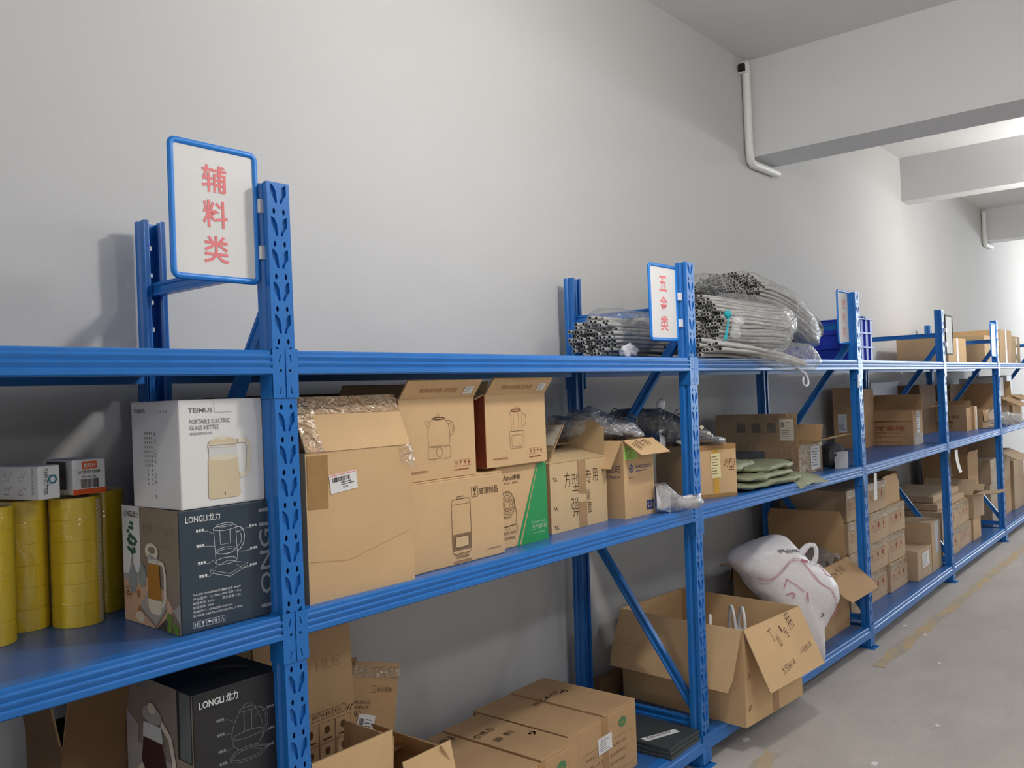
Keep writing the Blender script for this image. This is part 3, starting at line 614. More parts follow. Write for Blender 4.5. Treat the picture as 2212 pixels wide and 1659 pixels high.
m = MB(); m.text('PORTABLE ELECTRIC', .024, .180, .0095, 0, M, .098); m.text('GLASS KETTLE', .024, .167, .0095, 0, M, .070); m.text('便携式玻璃电热水壶', .024, .156, .006, 0, M, .054); m.build('printed_lettering', [mat('mid_grey_ink', (.16, .16, .16), .5)], t)
m = MB(); M = FF(0, .0012)
m.flat([(.066, .030), (.142, .030), (.137, .130), (.068, .130)], 1, M); m.flat([(.064, .022), (.068, .016), (.138, .016), (.144, .022), (.139, .104), (.066, .104)], 0, M, .0003); m.flat(ell(.1025, .104, .0365, .006), 2, M, .0004)
m.flat([(.066, .132), (.138, .132), (.135, .142), (.118, .147), (.086, .147), (.070, .142)], 0, M, .0005); m.flat(ell(.102, .147, .012, .005), 2, M, .0006); m.stroke(ell(.1025, .131, .037, .004), .002, 2, M @ T(0, 0, .0007))
m.stroke([(.140, .140), (.162, .138), (.169, .124), (.165, .072), (.156, .063), (.143, .062)], .011, 2, M @ T(0, 0, .0008)); m.stroke([(.104, .022), (.104, .029)], .0014, 3, M @ T(0, 0, .001)); m.flat([(.064, .138), (.069, .128), (.069, .118)], 1, M, .0006)
m.build('printed_kettle', [CREAM, CLEARG, CREAM2, INK], t)
m = MB(); M = LFc(.193)
m.text('TEIMUS', .012, .206, .010, 0, M, .048, .004); icons(m, .108, .203, .010, 0, M, 4, False)
for k, c in enumerate('美乐·生活·艺术·家'): m.text(c, .094, .155 - k * .0148, .010 if c != '·' else .002, 0, M, .008 if c != '·' else .002)
for q in range(4): 
    for k in range(8 + 4 * (q % 2)): rect(m, .056 + q * .009, .0595 + q * .009, .160 - k * .010, .165 - k * .010, 0, M)
m.build('side_lettering', [mat('soft_grey_ink', (.30, .29, .28), .5)], t)
MB().stroke([(.083, .232), (.085, .203), (.128, .203)], .0009, 0, FF(0, .0012)).build('tuck_slot', mat('soft_grey_ink', (.30, .29, .28), .5), t)
# ---- wrapped columns of yellow tape
def tape_column(label, x, y, mesh=False, rz=0.0, H=.285, lean=0):
    t = thing('tape_roll_column', label, 'tape rolls', (x, y, ZM - .002), rz, 'columns of yellow packing tape'); R_ = .053; n = 6; h = H / n
    for k in range(n):
        m = MB(); z0 = k * h + .0001; z1 = (k + 1) * h - .0001; dx = (hsh(k, x * 9) - .5) * .0010
        m.lathe([(R_ - .0006, z0), (R_, z0 + .0006), (R_, z0 + .002), (R_, z0 + .004), (R_, z1 - .004), (R_, z1 - .002), (R_, z1 - .0006), (R_ - .0006, z1), (.040, z1), (.0385, z1 - .002)], 36, 0, T(dx, 0, 0))
        m.lathe([(.0385, z1 - .002), (.037, z1 - .004), (.037, z0), (.0385, z0), (R_ - .0015, z0)], 36, 1, T(dx, 0, 0)); m.build('tape_roll', [YELTAPE, BRN], t)
    m = MB(); m.surf(lambda u, v: ((R_ + .0018 + .0012 * math.sin(9 * u * 2 * PI + 20 * v) * hsh(int(u * 14), 2)) * math.cos(2 * PI * u), (R_ + .0018 + .0012 * math.sin(13 * u * 2 * PI)) * math.sin(2 * PI * u), -.0 + v * (H + .002)), 48, 10, 0, None, True)
    m.lathe([(R_ + .0018, H + .002), (R_ * .7, H + .006), (.03, H + .003), (.024, H - .004)], 30, 0)
    m.build('shrink_film', mat_tapefilm, t)
    if mesh:
        m = MB(); rr = R_ + .0032
        for k in range(64):
            z = .004 + k * (H - .008) / 64
            for q in range(4):
                a = math.radians(-66 + q * 4.6 + (2.3 if k % 2 else 0)); b = a + math.radians(3.0); c = (a + b) / 2
                m.add([(rr * math.cos(c), rr * math.sin(c), z), (rr * math.cos(b), rr * math.sin(b), z + .0021), (rr * math.cos(c), rr * math.sin(c), z + .0042), (rr * math.cos(a), rr * math.sin(a), z + .0021)], [(0, 1, 2, 3)])
        m.build('mesh_pattern_strip', [WHITEP], t)
    return t
mat_tapefilm = film('shrink_wrap_film', (.99, .98, .90), .015, .22, (.9, .85, .6), .12, 9)
tape_column('yellow tape roll column with a white mesh-patterned strip, beside the slate kettle carton', -.318, .372, True)
tape_column('yellow tape roll column between the mesh-striped column and the one at the shelf front', -.408, .436)
tape_column('yellow tape roll column standing nearest the front edge of the shelf', -.508, .360)
tape_column('yellow tape roll column half hidden behind the slate kettle carton', -.225, .455)
tape_column('yellow tape roll column tucked behind the others under the white cutter box', -.54, .50)
t, body, F = carton('tape_cutter_box', 'white tape cutter box with orange base band on the yellow tape columns', (-.342, .325, ZM + .2895), (.077, .125, .078), .10, KBOX, cat='small box')
m = MB(); M = FF(); rect(m, 0, .077, 0, .012, 0, M); m.build('orange_band', [ORANGE], t); MB().flat(rrect(.022, .056, .056, .073, .003), 0, M).build('orange_logo', [ORANGE], t)
MB().text('耐时兴', .025, .059, .0105, 0, FF(0, .0014), .028, .01).build('logo_lettering', [WINK], t)
m = MB(); m.text('2.5"胶带切割器', .012, .046, .0075, 0, M, .052); m.text('NO: HSX-206', .022, .037, .0045, 0, M, .032); barcode(m, .018, .014, .042, .020, 0, M, 4); m.build('printed_lettering', [DINK], t)
m = MB(); rect(m, .02, .10, .012, .074, 0, LFc(.125)); m.build('shade_panel', [mat('dark_photo_ink', (.10, .085, .09), .4, .4, .3, 30)], t)  # dark mottled panel across the left face
t, body, F = carton('tape_cutter_box', 'off-white tape cutter box with line drawings at the left end of the shelf', (-.424, .300, ZM + .2895), (.052, .19, .072), .25, KBOX, cat='small box')
m = MB(); M = FF(); m.text('TAPE CUTTER', .013, .066, .0085, 0, M, .056, .0, -PI / 2); m.build('printed_lettering', [DINK], t)
m = MB(); m.stroke(ell(.034, .042, .009, .009, 0, 2 * PI, 6), .0042, 0, M); m.text('TIAHUNG', .021, .052, .005, 0, M, .024, .0, -PI / 2); m.build('logo_print', [mat('teal_ink', (.03, .18, .27), .5)], t)
m = MB(); M = LFc(.17)
for k in range(6):
    cx = .028 + (k % 3) * .045; cy = .022 + (k // 3) * .030
    m.stroke([(cx - .014 + .004 * q, cy - .008 + .018 * hsh(q, k)) for q in range(8)], .0009, 0, M); lines(m, cx - .014, cy - .012, .026, 1, .01, .0018, 0, M, k)
for k, c in enumerate('胶带切割器使用'): m.text(c, .150, .062 - k * .0085, .0065, 0, M, .006)
m.build('side_print', [mat('soft_grey_ink', (.30, .29, .28), .5)], t)
# ---- left bay, bottom shelf
zb = .63
t, body, F = carton('brown_carton', 'plain brown carton holding up the black kettle carton on the bottom shelf', (-.275, .060, ZB - .002), (.228, .31, zb - ZB - .001), 0, BRN)
t, body, F = carton('kettle_carton', 'black printed kettle carton with a dark tea kettle picture, under the middle shelf', (-.232, .048, zb), (.218, .300, .262), -.02, BLACKC)
m = MB(); M = FF()
m.text('LONGLI', .014, .228, .015, 0, M, .058, .012); m.text('龙力', .076, .227, .018, 0, M, .030, .012); icons(m, .05, .012, .012, 0, M, 4)
m.build('printed_lettering', [WINK], t)
m = MB(); kettle_lines(m, .128, .085, .128, .0008, 0, M, 3); callouts(m, .118, .145, .105, .0006, 0, M); m.build('printed_drawing', [GINK], t)
m = MB(); rect(m, 0, .30, 0, .262, 0, LFc(.30)); M = LFc(.30, .0016); rect(m, .235, .295, .115, .262, 1, M); rect(m, .247, .293, .118, .260, 2, LFc(.30, .002)); m.flat([(0, 0), (.30, 0), (.30, .088), (0, .115)], 3, M); m.flat([(0, .10), (.05, .085), (.06, .15), (.0, .175)], 4, LFc(.30, .002))
m.build('printed_panel', [TAUPE, BLACKC, mat('pane_grey_ink', (.13, .15, .14), .4), GREY1, mat('mauve_ink', (.42, .36, .37), .5)], t)
M = LFc(.30, .0025); m = MB(); m.text('LONGLI', .012, .238, .014, 0, M, .06, .01); m.text('龙力', .075, .236, .017, 0, M, .03, .01); m.build('side_lettering', [GINK], t)
m = MB(); m.flat(ell(.125, .045, .075, .030), 0, M, .0001); m.flat([(.085, .165), (.165, .165), (.187, .075), (.165, .045), (.095, .045), (.072, .075)], 1, M, .0003); m.flat([(.082, .130), (.172, .130), (.187, .075), (.165, .045), (.095, .045), (.072, .075)], 2, M, .0005); m.flat(ell(.125, .185, .045, .020), 3, M, .0006); m.flat(ell(.125, .200, .018, .012), 0, M, .0007)
m.stroke([(.168, .175), (.205, .150), (.220, .100), (.205, .055), (.180, .050)], .016, 0, M @ T(0, 0, .0008)); m.build('printed_kettle', [CREAM2, CLEARG, TEA, GREY1], t)
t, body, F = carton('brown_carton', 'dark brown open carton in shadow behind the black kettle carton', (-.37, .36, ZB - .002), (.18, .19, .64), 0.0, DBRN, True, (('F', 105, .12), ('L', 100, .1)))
# ------------------------------------------------------------------ first bay, middle shelf
Z = ZM - .0018
t, body, F = carton('open_carton', 'large plain carton with taped flap up and white barcode label', (.062, .030, Z), (.332, .330, .357), -.028, TAN, True, (('F', 66, .145, .002), ('B', 112, .12)))
label_sheet(t, FF(), .068, .150, .258, .303, rot=.10)
tape(t, FF(), [(.004, .225), (.062, .222), (.064, .35), (.004, .35)], name='packing_tape')
tape(t, F['F'], [(0, 0), (.055, 0), (.05, .145), (.0, .145)], TAPEF, 'clear_tape'); tape(t, F['F'] @ T(0, 0, .0006), [(.0, .098), (.33, .095), (.33, .145), (0, .145)], TAPEF, 'clear_tape')
m = MB(); m.surf(lambda u, v: ((.285 + .05 * u + .012 * v, -.002 - .010 * math.sin(u * PI) * (1 - .5 * v) * (1 + .3 * math.sin(9 * v)), .36 - .052 * v - .015 * u * v)), 8, 8); m.build('loose_tape_end', [TAPEF], t)
MB().stroke([(.006, .10), (.12, .088), (.325, .135)], .0012, 0, FF(0, .0007)).build('fold_crease', [BRN], t)
t, body, F = carton('printed_carton', 'carton with a printed blender outline and glass warning, right of the large plain carton', (.415, .058, Z), (.395, .300, .243), .01, TAN)
lid(t, .395, .300, .243, TAN, 'x', .006)
m = MB(); M = FF(); cx, y0, s = .205, .030, .165
m.stroke(rrect(cx - .040, cx + .040, y0, y0 + .155, .010), .0014, 0, M, True); m.stroke([(cx - .040, y0 + .140), (cx + .040, y0 + .140)], .0009, 0, M); m.stroke(rrect(cx - .015, cx + .015, y0 + .155, y0 + .162, .002), .0016, 0, M, True); m.stroke(ell(cx, y0 - .0015, .032, .003, PI, 2 * PI, 6), .0012, 0, M)
m.text('多功能加热破壁机', cx, .016, .0075, 0, M, .058, .0, 0, 'C'); m.text('FOOD PROCESSOR', cx, .0035, .0075, 0, M, .074, .0, 0, 'C')
m.text('玻璃制品', .286, .187, .021, 0, M, .084, .003); m.text('一切以实物为准 以实物为准', .312, .020, .006, 0, M, .062); m.stroke(rrect(.252, .280, .184, .213, .002), .0012, 0, M, True); icons(m, .218, .186, .025, 0, M @ T(.035 - .030, 0, 0), 1, False) if False else None
g = M @ T(.252, .184, 0); m.flat([(.007, .026), (.009, .016), (.019, .016), (.021, .026)], 0, g); rect(m, .0128, .0152, .006, .017, 0, g); rect(m, .009, .019, .0045, .0065, 0, g); m.flat([(.013, .025), (.016, .020), (.0135, .019)], 1, g, .0003)
m.build('printed_lettering', [INK, TAN], t)
m = MB(); M = FF(0, .0012); rect(m, cx - .0395, cx + .0395, .040, .086, 0, M); m.flat(rrect(cx - .027, cx + .027, .048, .078, .004), 1, M, .0004); m.stroke(rrect(cx - .027, cx + .027, .048, .078, .004), .0014, 2, M @ T(0, 0, .0006), True); m.build('printed_panel', [mat('faded_brown_ink', (.20, .115, .055), .7), TAN2, INK], t)
def kettle_carton(label, x, y, z, size, kind, left, mt, ink):
    W, D, H = size; t, body, F = carton('printed_carton', label, (x, y, z), size, 0, mt, True, (('F', 128, .062, .001), ('B', 60, .05), ('L', 200, .04)))
    m = MB(); M = FF(); kettle_lines(m, W * .50, H * .22, H * .60, .0011, 0, M, kind)
    m.text('液体加热器(花茶壶)', W * .10, H * .085, .0085, 1, M, .070); icons(m, W * .70, H * .135, .015, 1, M, 4, False); orect(m, W * .69, W * .69 + .071, H * .125, H * .125 + .018, .0007, 1, M); lines(m, W * .69, H * .075, .085, 1, .01, .004, 1, M, 5)
    if kind == 1: m.stroke(ell(W * .49, H * .22 + H * .60 * .90, .022, .0035), .0022, 2, M)
    else: m.stroke(ell(W * .50, H * .22 + H * .60 * .87, .022, .0030), .0018, 2, M)
    m.build('printed_lettering', [ink, RINK, RINK], t)
    m = MB(); m.text('液体加热器 花茶壶', W * .2, .020, .016, 0, F['F'], W * .5); m.build('flap_lettering', [mat('faded_red_brown_ink', (.38, .16, .07), .7)], t)
    label_sheet(t, F['F'], W * .80, W * .80 + .036, .014, .040, 'date_label', rot=0, detail='lines')
    if left: MB().prism([(.002, .002), (D - .002, .002), (D - .002, H - .002), (.002, H - .002)], 0, .0006, 0, LFc(D, .0004)).build('red_side_print', [mat('brick_red_print', (.23, .055, .03), .7, .2, .2, 30)], t)
    return t
kettle_carton('kettle carton with flap up, printed round kettle outline, on the blender carton', .402, .070, Z + .249, (.300, .26, .228), 0, False, TAN, mat('pale_brown_ink', (.30, .175, .08), .7))
kettle_carton('kettle carton with a red side and printed jug outline, on the green striped carton', .760, .078, Z + .2585, (.295, .26, .222), 1, True, TAN, mat('pale_brown_ink', (.30, .175, .08), .7))
t, body, F = carton('fan_carton', 'green striped fan carton beside the hand-lettered carton', (.822, .098, Z), (.245, .30, .2525), -.02, TAN)
lid(t, .245, .30, .2525, TAN, 'x')
m = MB(); M = FF()
m.flat([(.245, .252), (.207, .252), (.155, .12), (.107, .0), (.245, 0)], 0, M); m.flat([(.197, .252), (.203, .252), (.150, .12), (.099, 0), (.086, 0), (.138, .12)], 0, M); m.build('green_print', [GREEN], t)
m = MB(); m.text('空气循环扇', .165, .040, .016, 0, FF(0, .0014), .070); m.text('摇头 遥控 强劲送风', .168, .027, .005, 0, FF(0, .0014), .06); m.stroke(ell(.168, .064, .004, .004), .001, 0, FF(0, .0014)); m.text('全屋空气对流', .175, .060, .007, 0, FF(0, .0014), .055); m.build('pale_lettering', [mat('pale_green_ink', (.45, .60, .42), .6)], t)
m = MB(); m.text('Amoi', .030, .210, .017, 0, M, .046, .01, 0, 'L', .2); m.text('夏新', .079, .210, .016, 0, M, .034, .012); m.text('生活  真的', .035, .198, .0065, 0, M, .065)
for r in (.043, .039, .030, .022, .012): m.stroke(ell(.046, .135, r * .86, r, 0, 2 * PI, 22), .0011, 0, M)
for k in range(16): a = k * PI / 8; m.stroke([(.046 + .010 * math.cos(a), .135 + .012 * math.sin(a)), (.046 + .036 * math.cos(a + .5), .135 + .042 * math.sin(a + .5))], .0008, 0, M)
m.stroke([(.080, .150), (.090, .100), (.085, .072), (.030, .066)], .0016, 0, M); m.stroke(rrect(.022, .092, .050, .068, .006), .0012, 0, M, True); m.stroke(ell(.046, .062, .008, .006), .001, 0, M); m.text('1.5米特长线', .022, .026, .010, 0, M, .058); m.text('强劲循环, 以实物为准', .022, .042, .006, 0, M, .066)
m.build('printed_lettering', [INK], t)
t, body, F = carton('spring_carton', 'carton with four large marker characters around a brown tape strip', (1.135, .130, Z), (.352, .30, .236), .02, TAN2, True, (('F', 12, .15, .003), ('L', 52, .165, .004), ('R', 96, .135, .01, .05), ('B', 20, .14)))
M = FF(); m = MB()
for c, x, y, h in (('方', .085, .150, .052), ('型', .130, .132, .062), ('弹', .125, .045, .065), ('专', .215, .150, .052), ('用', .262, .156, .044), ('簧', .215, .090, .040), ('套', .222, .045, .042)): m.text(c, x, y, h, 0, M, h * .72, -.012, -.06, 'L', -.12)
for yy in (.175, .075, .012):
    for q in (0, .012): m.stroke([(.018 + q, yy + .014), (.030 + q, yy)], .0028, 0, M)
m.build('marker_lettering', [INK], t)
tape(t, M, [(.168, .122), (.216, .116), (.216, .236), (.168, .236)]); tape(t, M, [(.166, 0), (.216, 0), (.216, .088), (.168, .090)])
label_sheet(t, F['L'], .16, .29, .075, .16, 'paper_label', detail='lines'); tape(t, F['L'] @ T(0, 0, .0006), [(.15, .01), (.296, .01), (.296, .165), (.15, .165)], TAPEF, 'clear_tape')
t, body, F = carton('spring_carton', 'tall open carton with a lime note and blue corner print', (1.533, .090, Z), (.205, .215, .290), -.03, TAN, True, (('L', 232, .125, .003), ('F', 214, .095, .002), ('B', 150, .05)))
M = FF(); m = MB(); m.flat([(.055, .183), (.068, .197), (.055, .211), (.042, .197)] if False else [(.050, .165), (.068, .183), (.050, .201), (.032, .183)], 0, M); m.build('logo_print', [mat('navy_ink', (.02, .05, .17), .6)], t)
m = MB(); m.text('郑州弹簧五金有限公司', .078, .180, .014, 0, M, .108); lines(m, .08, .170, .105, 1, .01, .003, 0, M, 3); m.text('弹簧五金', .030, .147, .007, 1, M, .036); m.text('S-11', .150, .024, .022, 2, FF(0, .0014), .042, .01); rect(m, .146, .198, .018, .054, 0, M); m.build('printed_lettering', [BINK, RINK, TAN], t)
MB().stroke([(.050, .192), (.059, .183), (.050, .174), (.041, .183)], .003, 0, FF(0, .0014), True).build('logo_ring', [TAN], t)
label_sheet(t, FF(0, .001), .003, .092, .218, .268, 'lime_note', INK, 0, 'lines', NOTE)
m = MB(); M = LFc(.215); m.text('公司', .145, .170, .028, 0, M, .056); m.text('有限合作', .130, .150, .010, 0, M, .07); m.build('side_lettering', [BINK], t)
MB().text('弹簧', .035, .026, .046, 0, F['F'], .075, -.01, .35).text('70', .115, .045, .038, 0, F['F'], .035, 0, .35).build('marker_lettering', [INK], t)
t, body, F = carton('dark_carton', 'dark brown carton at the back between the large plain carton and the wall', (.12, .42, Z), (.62, .14, .50), 0, DBRN)  # added to darken the gap where pale wall showed between the cartons
# ------------------------------------------------------------------ bags
from mathutils import noise as NZ
def VM(c): return frame(c, (.64, -.768, 0), (0, 0, 1))            # upright plane, normal towards the aisle
def resample(P, n):
    P = [Vector(p) for p in P]; Q = P + [P[0]]; ds = [(b - a).length for a, b in zip(Q, Q[1:])]; tot = sum(ds); out = []
    for k in range(n):
        s = tot * k / n; i = 0
        while s > ds[i]: s -= ds[i]; i += 1
        out.append(Q[i].lerp(Q[i + 1], s / max(ds[i], 1e-9)))
    return out
def blob(m, M, outline, depth, mi=0, wr=.006, fr=14.0, n=56, rings=13, back=.8, seed=0.0, mid=None, pw=.55, crease=0.0):
    """closed bag of the given silhouette with real depth and wrinkles"""
    P = resample(outline, n); c = Vector(mid) if mid else sum(P, Vector((0, 0))) / n; vs = []
    for j in range(rings):
        a = (-1 + 2 * j / (rings - 1)) * PI / 2; s = max(.015, math.cos(a)) ** pw; h = depth * math.sin(a) * (1 if a > 0 else back)
        for i, p in enumerate(P):
            q = c + (p - c) * s; v = Vector((q.x, q.y, h)); e = NZ.noise(v * fr + Vector((seed, seed * 2, 0))) + .5 * NZ.noise(v * fr * 2.3 + Vector((seed, 0, 5)))
            if crease: e += crease * (1 - abs(2 * NZ.noise(Vector((q.x * fr * .5, q.y * fr * .9, h * fr * .4 + seed)))))
            r = (v - Vector((c.x, c.y, 0))); r = r.normalized() if r.length > 1e-6 else Vector((0, 0, 1))
            v = v + r * e * wr; vs.append(tuple(v))
    fs = [(j * n + i, j * n + (i + 1) % n, (j + 1) * n + (i + 1) % n, (j + 1) * n + i) for j in range(rings - 1) for i in range(n)]
    fs += [tuple(range(n - 1, -1, -1)), tuple((rings - 1) * n + i for i in range(n))]
    m.add(vs, fs, mi, True, M); return m
def inset(P, k):
    c = sum((Vector(p) for p in P), Vector((0, 0))) / len(P); return [tuple(c + (Vector(p) - c) * k) for p in P]
def curls(m, M, n, box, rr, r, seed, mi=0):
    for k in range(n):
        cx = box[0] + (box[1] - box[0]) * hsh(k, seed); cy = box[2] + (box[3] - box[2]) * hsh(k, seed + 1); cz = box[4] + (box[5] - box[4]) * hsh(k, seed + 2); ax = 2 * PI * hsh(k, seed + 3); tl = (hsh(k, seed + 4) - .5) * 2.4
        Q = M @ T(cx, cy, cz) @ RZ(ax) @ RX(tl); m.tube([(rr * (1 + .3 * hsh(k, 9)) * math.cos(q * .55), rr * math.sin(q * .55), 0.002 * q) for q in range(10)], r, 5, mi, Q)
    return m
def bagthing(name, label, cat, c): return thing(name, label, cat, c)
def loc(M, c): return Matrix.Translation(-Vector(c)) @ M
# springs bag lying in the tall open carton
c = (1.62, .20, 1.34); O = [(-.235, .066), (-.201, .071), (-.162, .063), (-.158, .09), (-.116, .087), (-.074, .099), (-.014, .073), (.015, .053), (.087, .033), (.136, -.014), (.127, -.026), (.051, -.03), (-.084, -.03), (-.175, -.03), (-.238, -.025)]
t = bagthing('spring_bag', 'clear bag of black coiled springs lying over the tall open carton', 'plastic bag', c); M = loc(VM(c), c)
m = MB(); curls(m, M, 70, (-.20, .09, -.03, .05, -.05, .05), .016, .0022, 3); m.build('coil_springs', [BLACKR], t, kind='stuff')
m = MB(); blob(m, M, inset(O, .86), .045, 0, .008, 30, 40, 9); m.build('dark_inner_wrap', [mat('smoky_film', (.05, .05, .055), .3, .5, .3, 30)], t)
m = MB(); blob(m, M, O, .075, 0, .007, 22, 64, 15, crease=.7); m.build('bag_film', [BAGF], t)
c = (2.12, .24, 1.30); O = [(-.266, .092), (-.215, .114), (-.13, .121), (-.06, .112), (-.02, .108), (.001, .099), (.046, .073), (.107, .051), (.163, .025), (.212, -.021), (.249, -.022), (.251, -.049), (.2, -.047), (.102, -.049), (-.019, -.046), (-.085, -.009), (-.185, .015), (-.251, .051)]
t = bagthing('rubber_part_bag', 'tied clear bag of black rubber parts with pale round caps', 'plastic bag', c); M = loc(VM(c), c)
m = MB(); blob(m, M, inset(O, .97), .082, 0, .008, 34, 56, 13, crease=.9); m.build('rubber_parts', [BLACKR], t, kind='stuff')
for k in range(16):
    a, b = (-.05 + .24 * hsh(k, 21), -.035 + .07 * hsh(k, 22)); m = MB(); Q = M @ T(a, b, .073 - 1.0 * abs(a - .05) * .12) @ RY(.6 * (hsh(k, 23) - .5)) @ RX(.5 * (hsh(k, 24) - .5)); m.lathe([(0, .004), (.008, .004), (.009, .003), (.009, 0), (0, 0)], 14, 0, Q); m.build('round_cap', [mat('ivory_rubber', (.62, .55, .45), .5)], t)
m = MB(); m.rbox(-.045, -.022, -.052, .035, .062, .084, .004, 0, M @ RZ(.05)); m.build('white_roll_edge', [WHITEP], t)
m = MB(); curls(m, M, 40, (-.22, .06, -.01, .09, .0, .07), .028, .0018, 33); m.build('thin_hoses', [BLACKR], t, kind='stuff')
m = MB(); blob(m, M, O, .092, 0, .008, 20, 64, 15, crease=.7); m.build('bag_film', [BAGF2], t)
m = MB(); blob(m, M @ T(-.022, .128, .02), [(.02 * math.cos(k * PI / 6), .024 * math.sin(k * PI / 6)) for k in range(12)], .018, 0, .006, 60, 30, 9); m.build('tied_neck', [mat('milky_film', (.62, .62, .64), .25, .5)], t)
c = (1.745, .028, 1.062); O = [(-.048, .069), (-.011, .074), (.034, .033), (.066, .012), (.12, .03), (.135, -.004), (.105, -.029), (.051, -.031), (.005, -.036), (-.041, -.028), (-.03, .015)]
t = bagthing('crumpled_bag', 'small crumpled clear bag with printed card on the shelf edge by the second post', 'plastic bag', c); M = loc(VM(c), c)
m = MB(); m.surf(lambda u, v: tuple(M @ Vector((-.048 + .055 * u, -.02 + .082 * v - .02 * u, .012 + .008 * math.sin(5 * u + 3 * v)))), 6, 8); m.build('printed_card', [mat('pale_print_card', (.60, .60, .60), .5, .4, .25, 160, stretch=(1, 1, 6))], t)
m = MB(); blob(m, M @ T(.075, .0, .0), [(.046 * math.cos(k * PI / 8), .024 * math.sin(k * PI / 8)) for k in range(16)], .026, 0, .006, 40, 32, 9); m.build('white_roll', [mat('milky_film', (.62, .62, .64), .25, .5)], t)
m = MB(); blob(m, M, O, .034, 0, .007, 34, 56, 13, crease=.8); m.build('bag_film', [BAGF], t)
# ------------------------------------------------------------------ first bay, bottom shelf
Z1 = ZB - .0018
t, body, F = carton('open_carton', 'tall brown carton with printed icon panels and a long flap up', (.045, .245, Z1), (.312, .30, .565), .0, BRN, True, (('F', 88, .225, .001), ('B', 85, .2)))
m = MB(); M = FF()
for i in range(4):
    for j in range(3):
        x, y = .085 + i * .054, .468 - j * .056; orect(m, x, x + .052, y, y + .053, .0012, 0, M); m.flat(ell(x + .026, y + .032, .009, .011, 0, 6.28, 8), 0, M); rect(m, x + .012, x + .042, y + .006, y + .011, 0, M)
m.stroke(rrect(.155, .285, .532, .552, .009), .0012, 0, M, True); m.text('WITH KETTLE', .168, .537, .010, 0, M, .10); m.text('Ni', .095, .526, .030, 0, M, .035, .02)
for yy in (.545, .44):
    for q in (0, .011): m.stroke([(.286 + q, yy - .015), (.297 + q, yy)], .003, 0, M)
m.build('printed_lettering', [INK], t); MB().text('YRE HUS', .10, .095, .028, 0, F['F'], .17).build('flap_lettering', [mat('dim_brown_ink', (.36, .22, .11), .7)], t)
t, body, F = carton('open_carton', 'brown carton with a slanted printed flap and white delivery label, beside the tall icon carton', (.400, .385, Z1), (.235, .185, .345), -.04, BRN, True, (('F', 84, .235, .020, .0, .27), ('B', 92, .20)))
m = MB(); M = F['F']; m.text('小心轻放', .125, .150, .014, 0, M, .06); m.stroke(rrect(.107, .121, .147, .168, .002), .001, 0, M, True); m.text('ADMIN-IN-CAS', .022, .115, .010, 0, M, .085); m.text('SHENZHEN SX', .022, .100, .010, 0, M, .08); m.text('0183', .015, .080, .014, 0, M, .06); m.build('printed_lettering', [INK], t)
label_sheet(t, M, .06, .125, -.02, .085, 'delivery_label', rot=-.12, detail='mix'); tape(t, M @ T(0, 0, .0005), [(.022, .19), (.212, .19), (.211, .225), (.023, .225)], TAPEF, 'clear_tape')
t, body, F = carton('open_carton', 'low open carton with a plain tan front, in front of the tall icon carton', (.040, .025, Z1), (.255, .205, .385), .0, TAN, True, (('F', 92, .155, .001), ('R', 96, .13, .004)))
t, body, F = carton('open_carton', 'small open carton with its front flap raised, left of the two brown marked cartons', (.345, .030, Z1), (.185, .30, .35), .0, TAN, True, (('F', 78, .082, .002), ('R', 60, .09), ('L', 80, .05), ('B', 15, .12)))
def marked(label, x, y, size, rz, texts, extra):
    W, D, H = size; t, body, F = carton('brown_carton', label, (x, y, Z1), size, rz, BRN); lid(t, W, D, H, BRN, 'y', .007, .004)
    m = MB(); M = TF(H + TH + .003, .001)
    for tx, a, b, h, w in texts: m.text(tx, a, b, h * 1.15, 0, M, w * 1.15, .004, .1, 'L', .15)
    m.build('marker_lettering', [INK], t)
    m = MB(); M = FF(); orect(m, W * .18, W * .92, H * .12, H * .62, .0012, 0, M)
    for k in range(3): m.text('WELLS & CLEARING', W * .22, H * (.50 - .13 * k), .011, 0, M, W * .6)
    m.build('printed_lettering', [mat('faded_brown_ink', (.20, .115, .055), .7)], t)
    m = MB(); m.flat(ell(W * .78, H * .80, .024, .018), 0, M, .0003); m.build('green_logo', [mat('dull_green_ink', (.06, .20, .07), .6)], t)
    MB().text('MOL', W * .78, H * .77, .010, 0, FF(0, .0018), .030, 0, 0, 'C').build('logo_lettering', [BRN], t)
    tape(t, FF(0, .0006), [(W * .47, 0), (W * .56, 0), (W * .56, H), (W * .47, H)])
    return t
t = marked('brown lidded carton nearest the second post on the bottom shelf', 1.112, .078, (.420, .425, .236), .0, (('W-G4(A)F', .15, .245, .030, .15), ('-', .31, .26, .006, .03), ('D', .33, .25, .025, .02)), 0)
label_sheet(t, FF(0, .0012), .17, .255, .12, .175, 'white_label', detail='lines', rot=.03)
t = marked('brown carton with scattered marker words on its lid, second from the boards', .715, .032, (.380, .425, .236), .0, (('01', .11, .33, .034, .05), ('合格品', .20, .27, .028, .09), ('重 新', .22, .20, .026, .09), ('9', .33, .14, .024, .03)), 0)
MB().prism([(0, 0), (.02, 0), (.02, .06), (0, .06)], 0, .0006, 0, FF(.06) @ T(.30, 0, .0008)).build('label_scrap', PAPER, t)
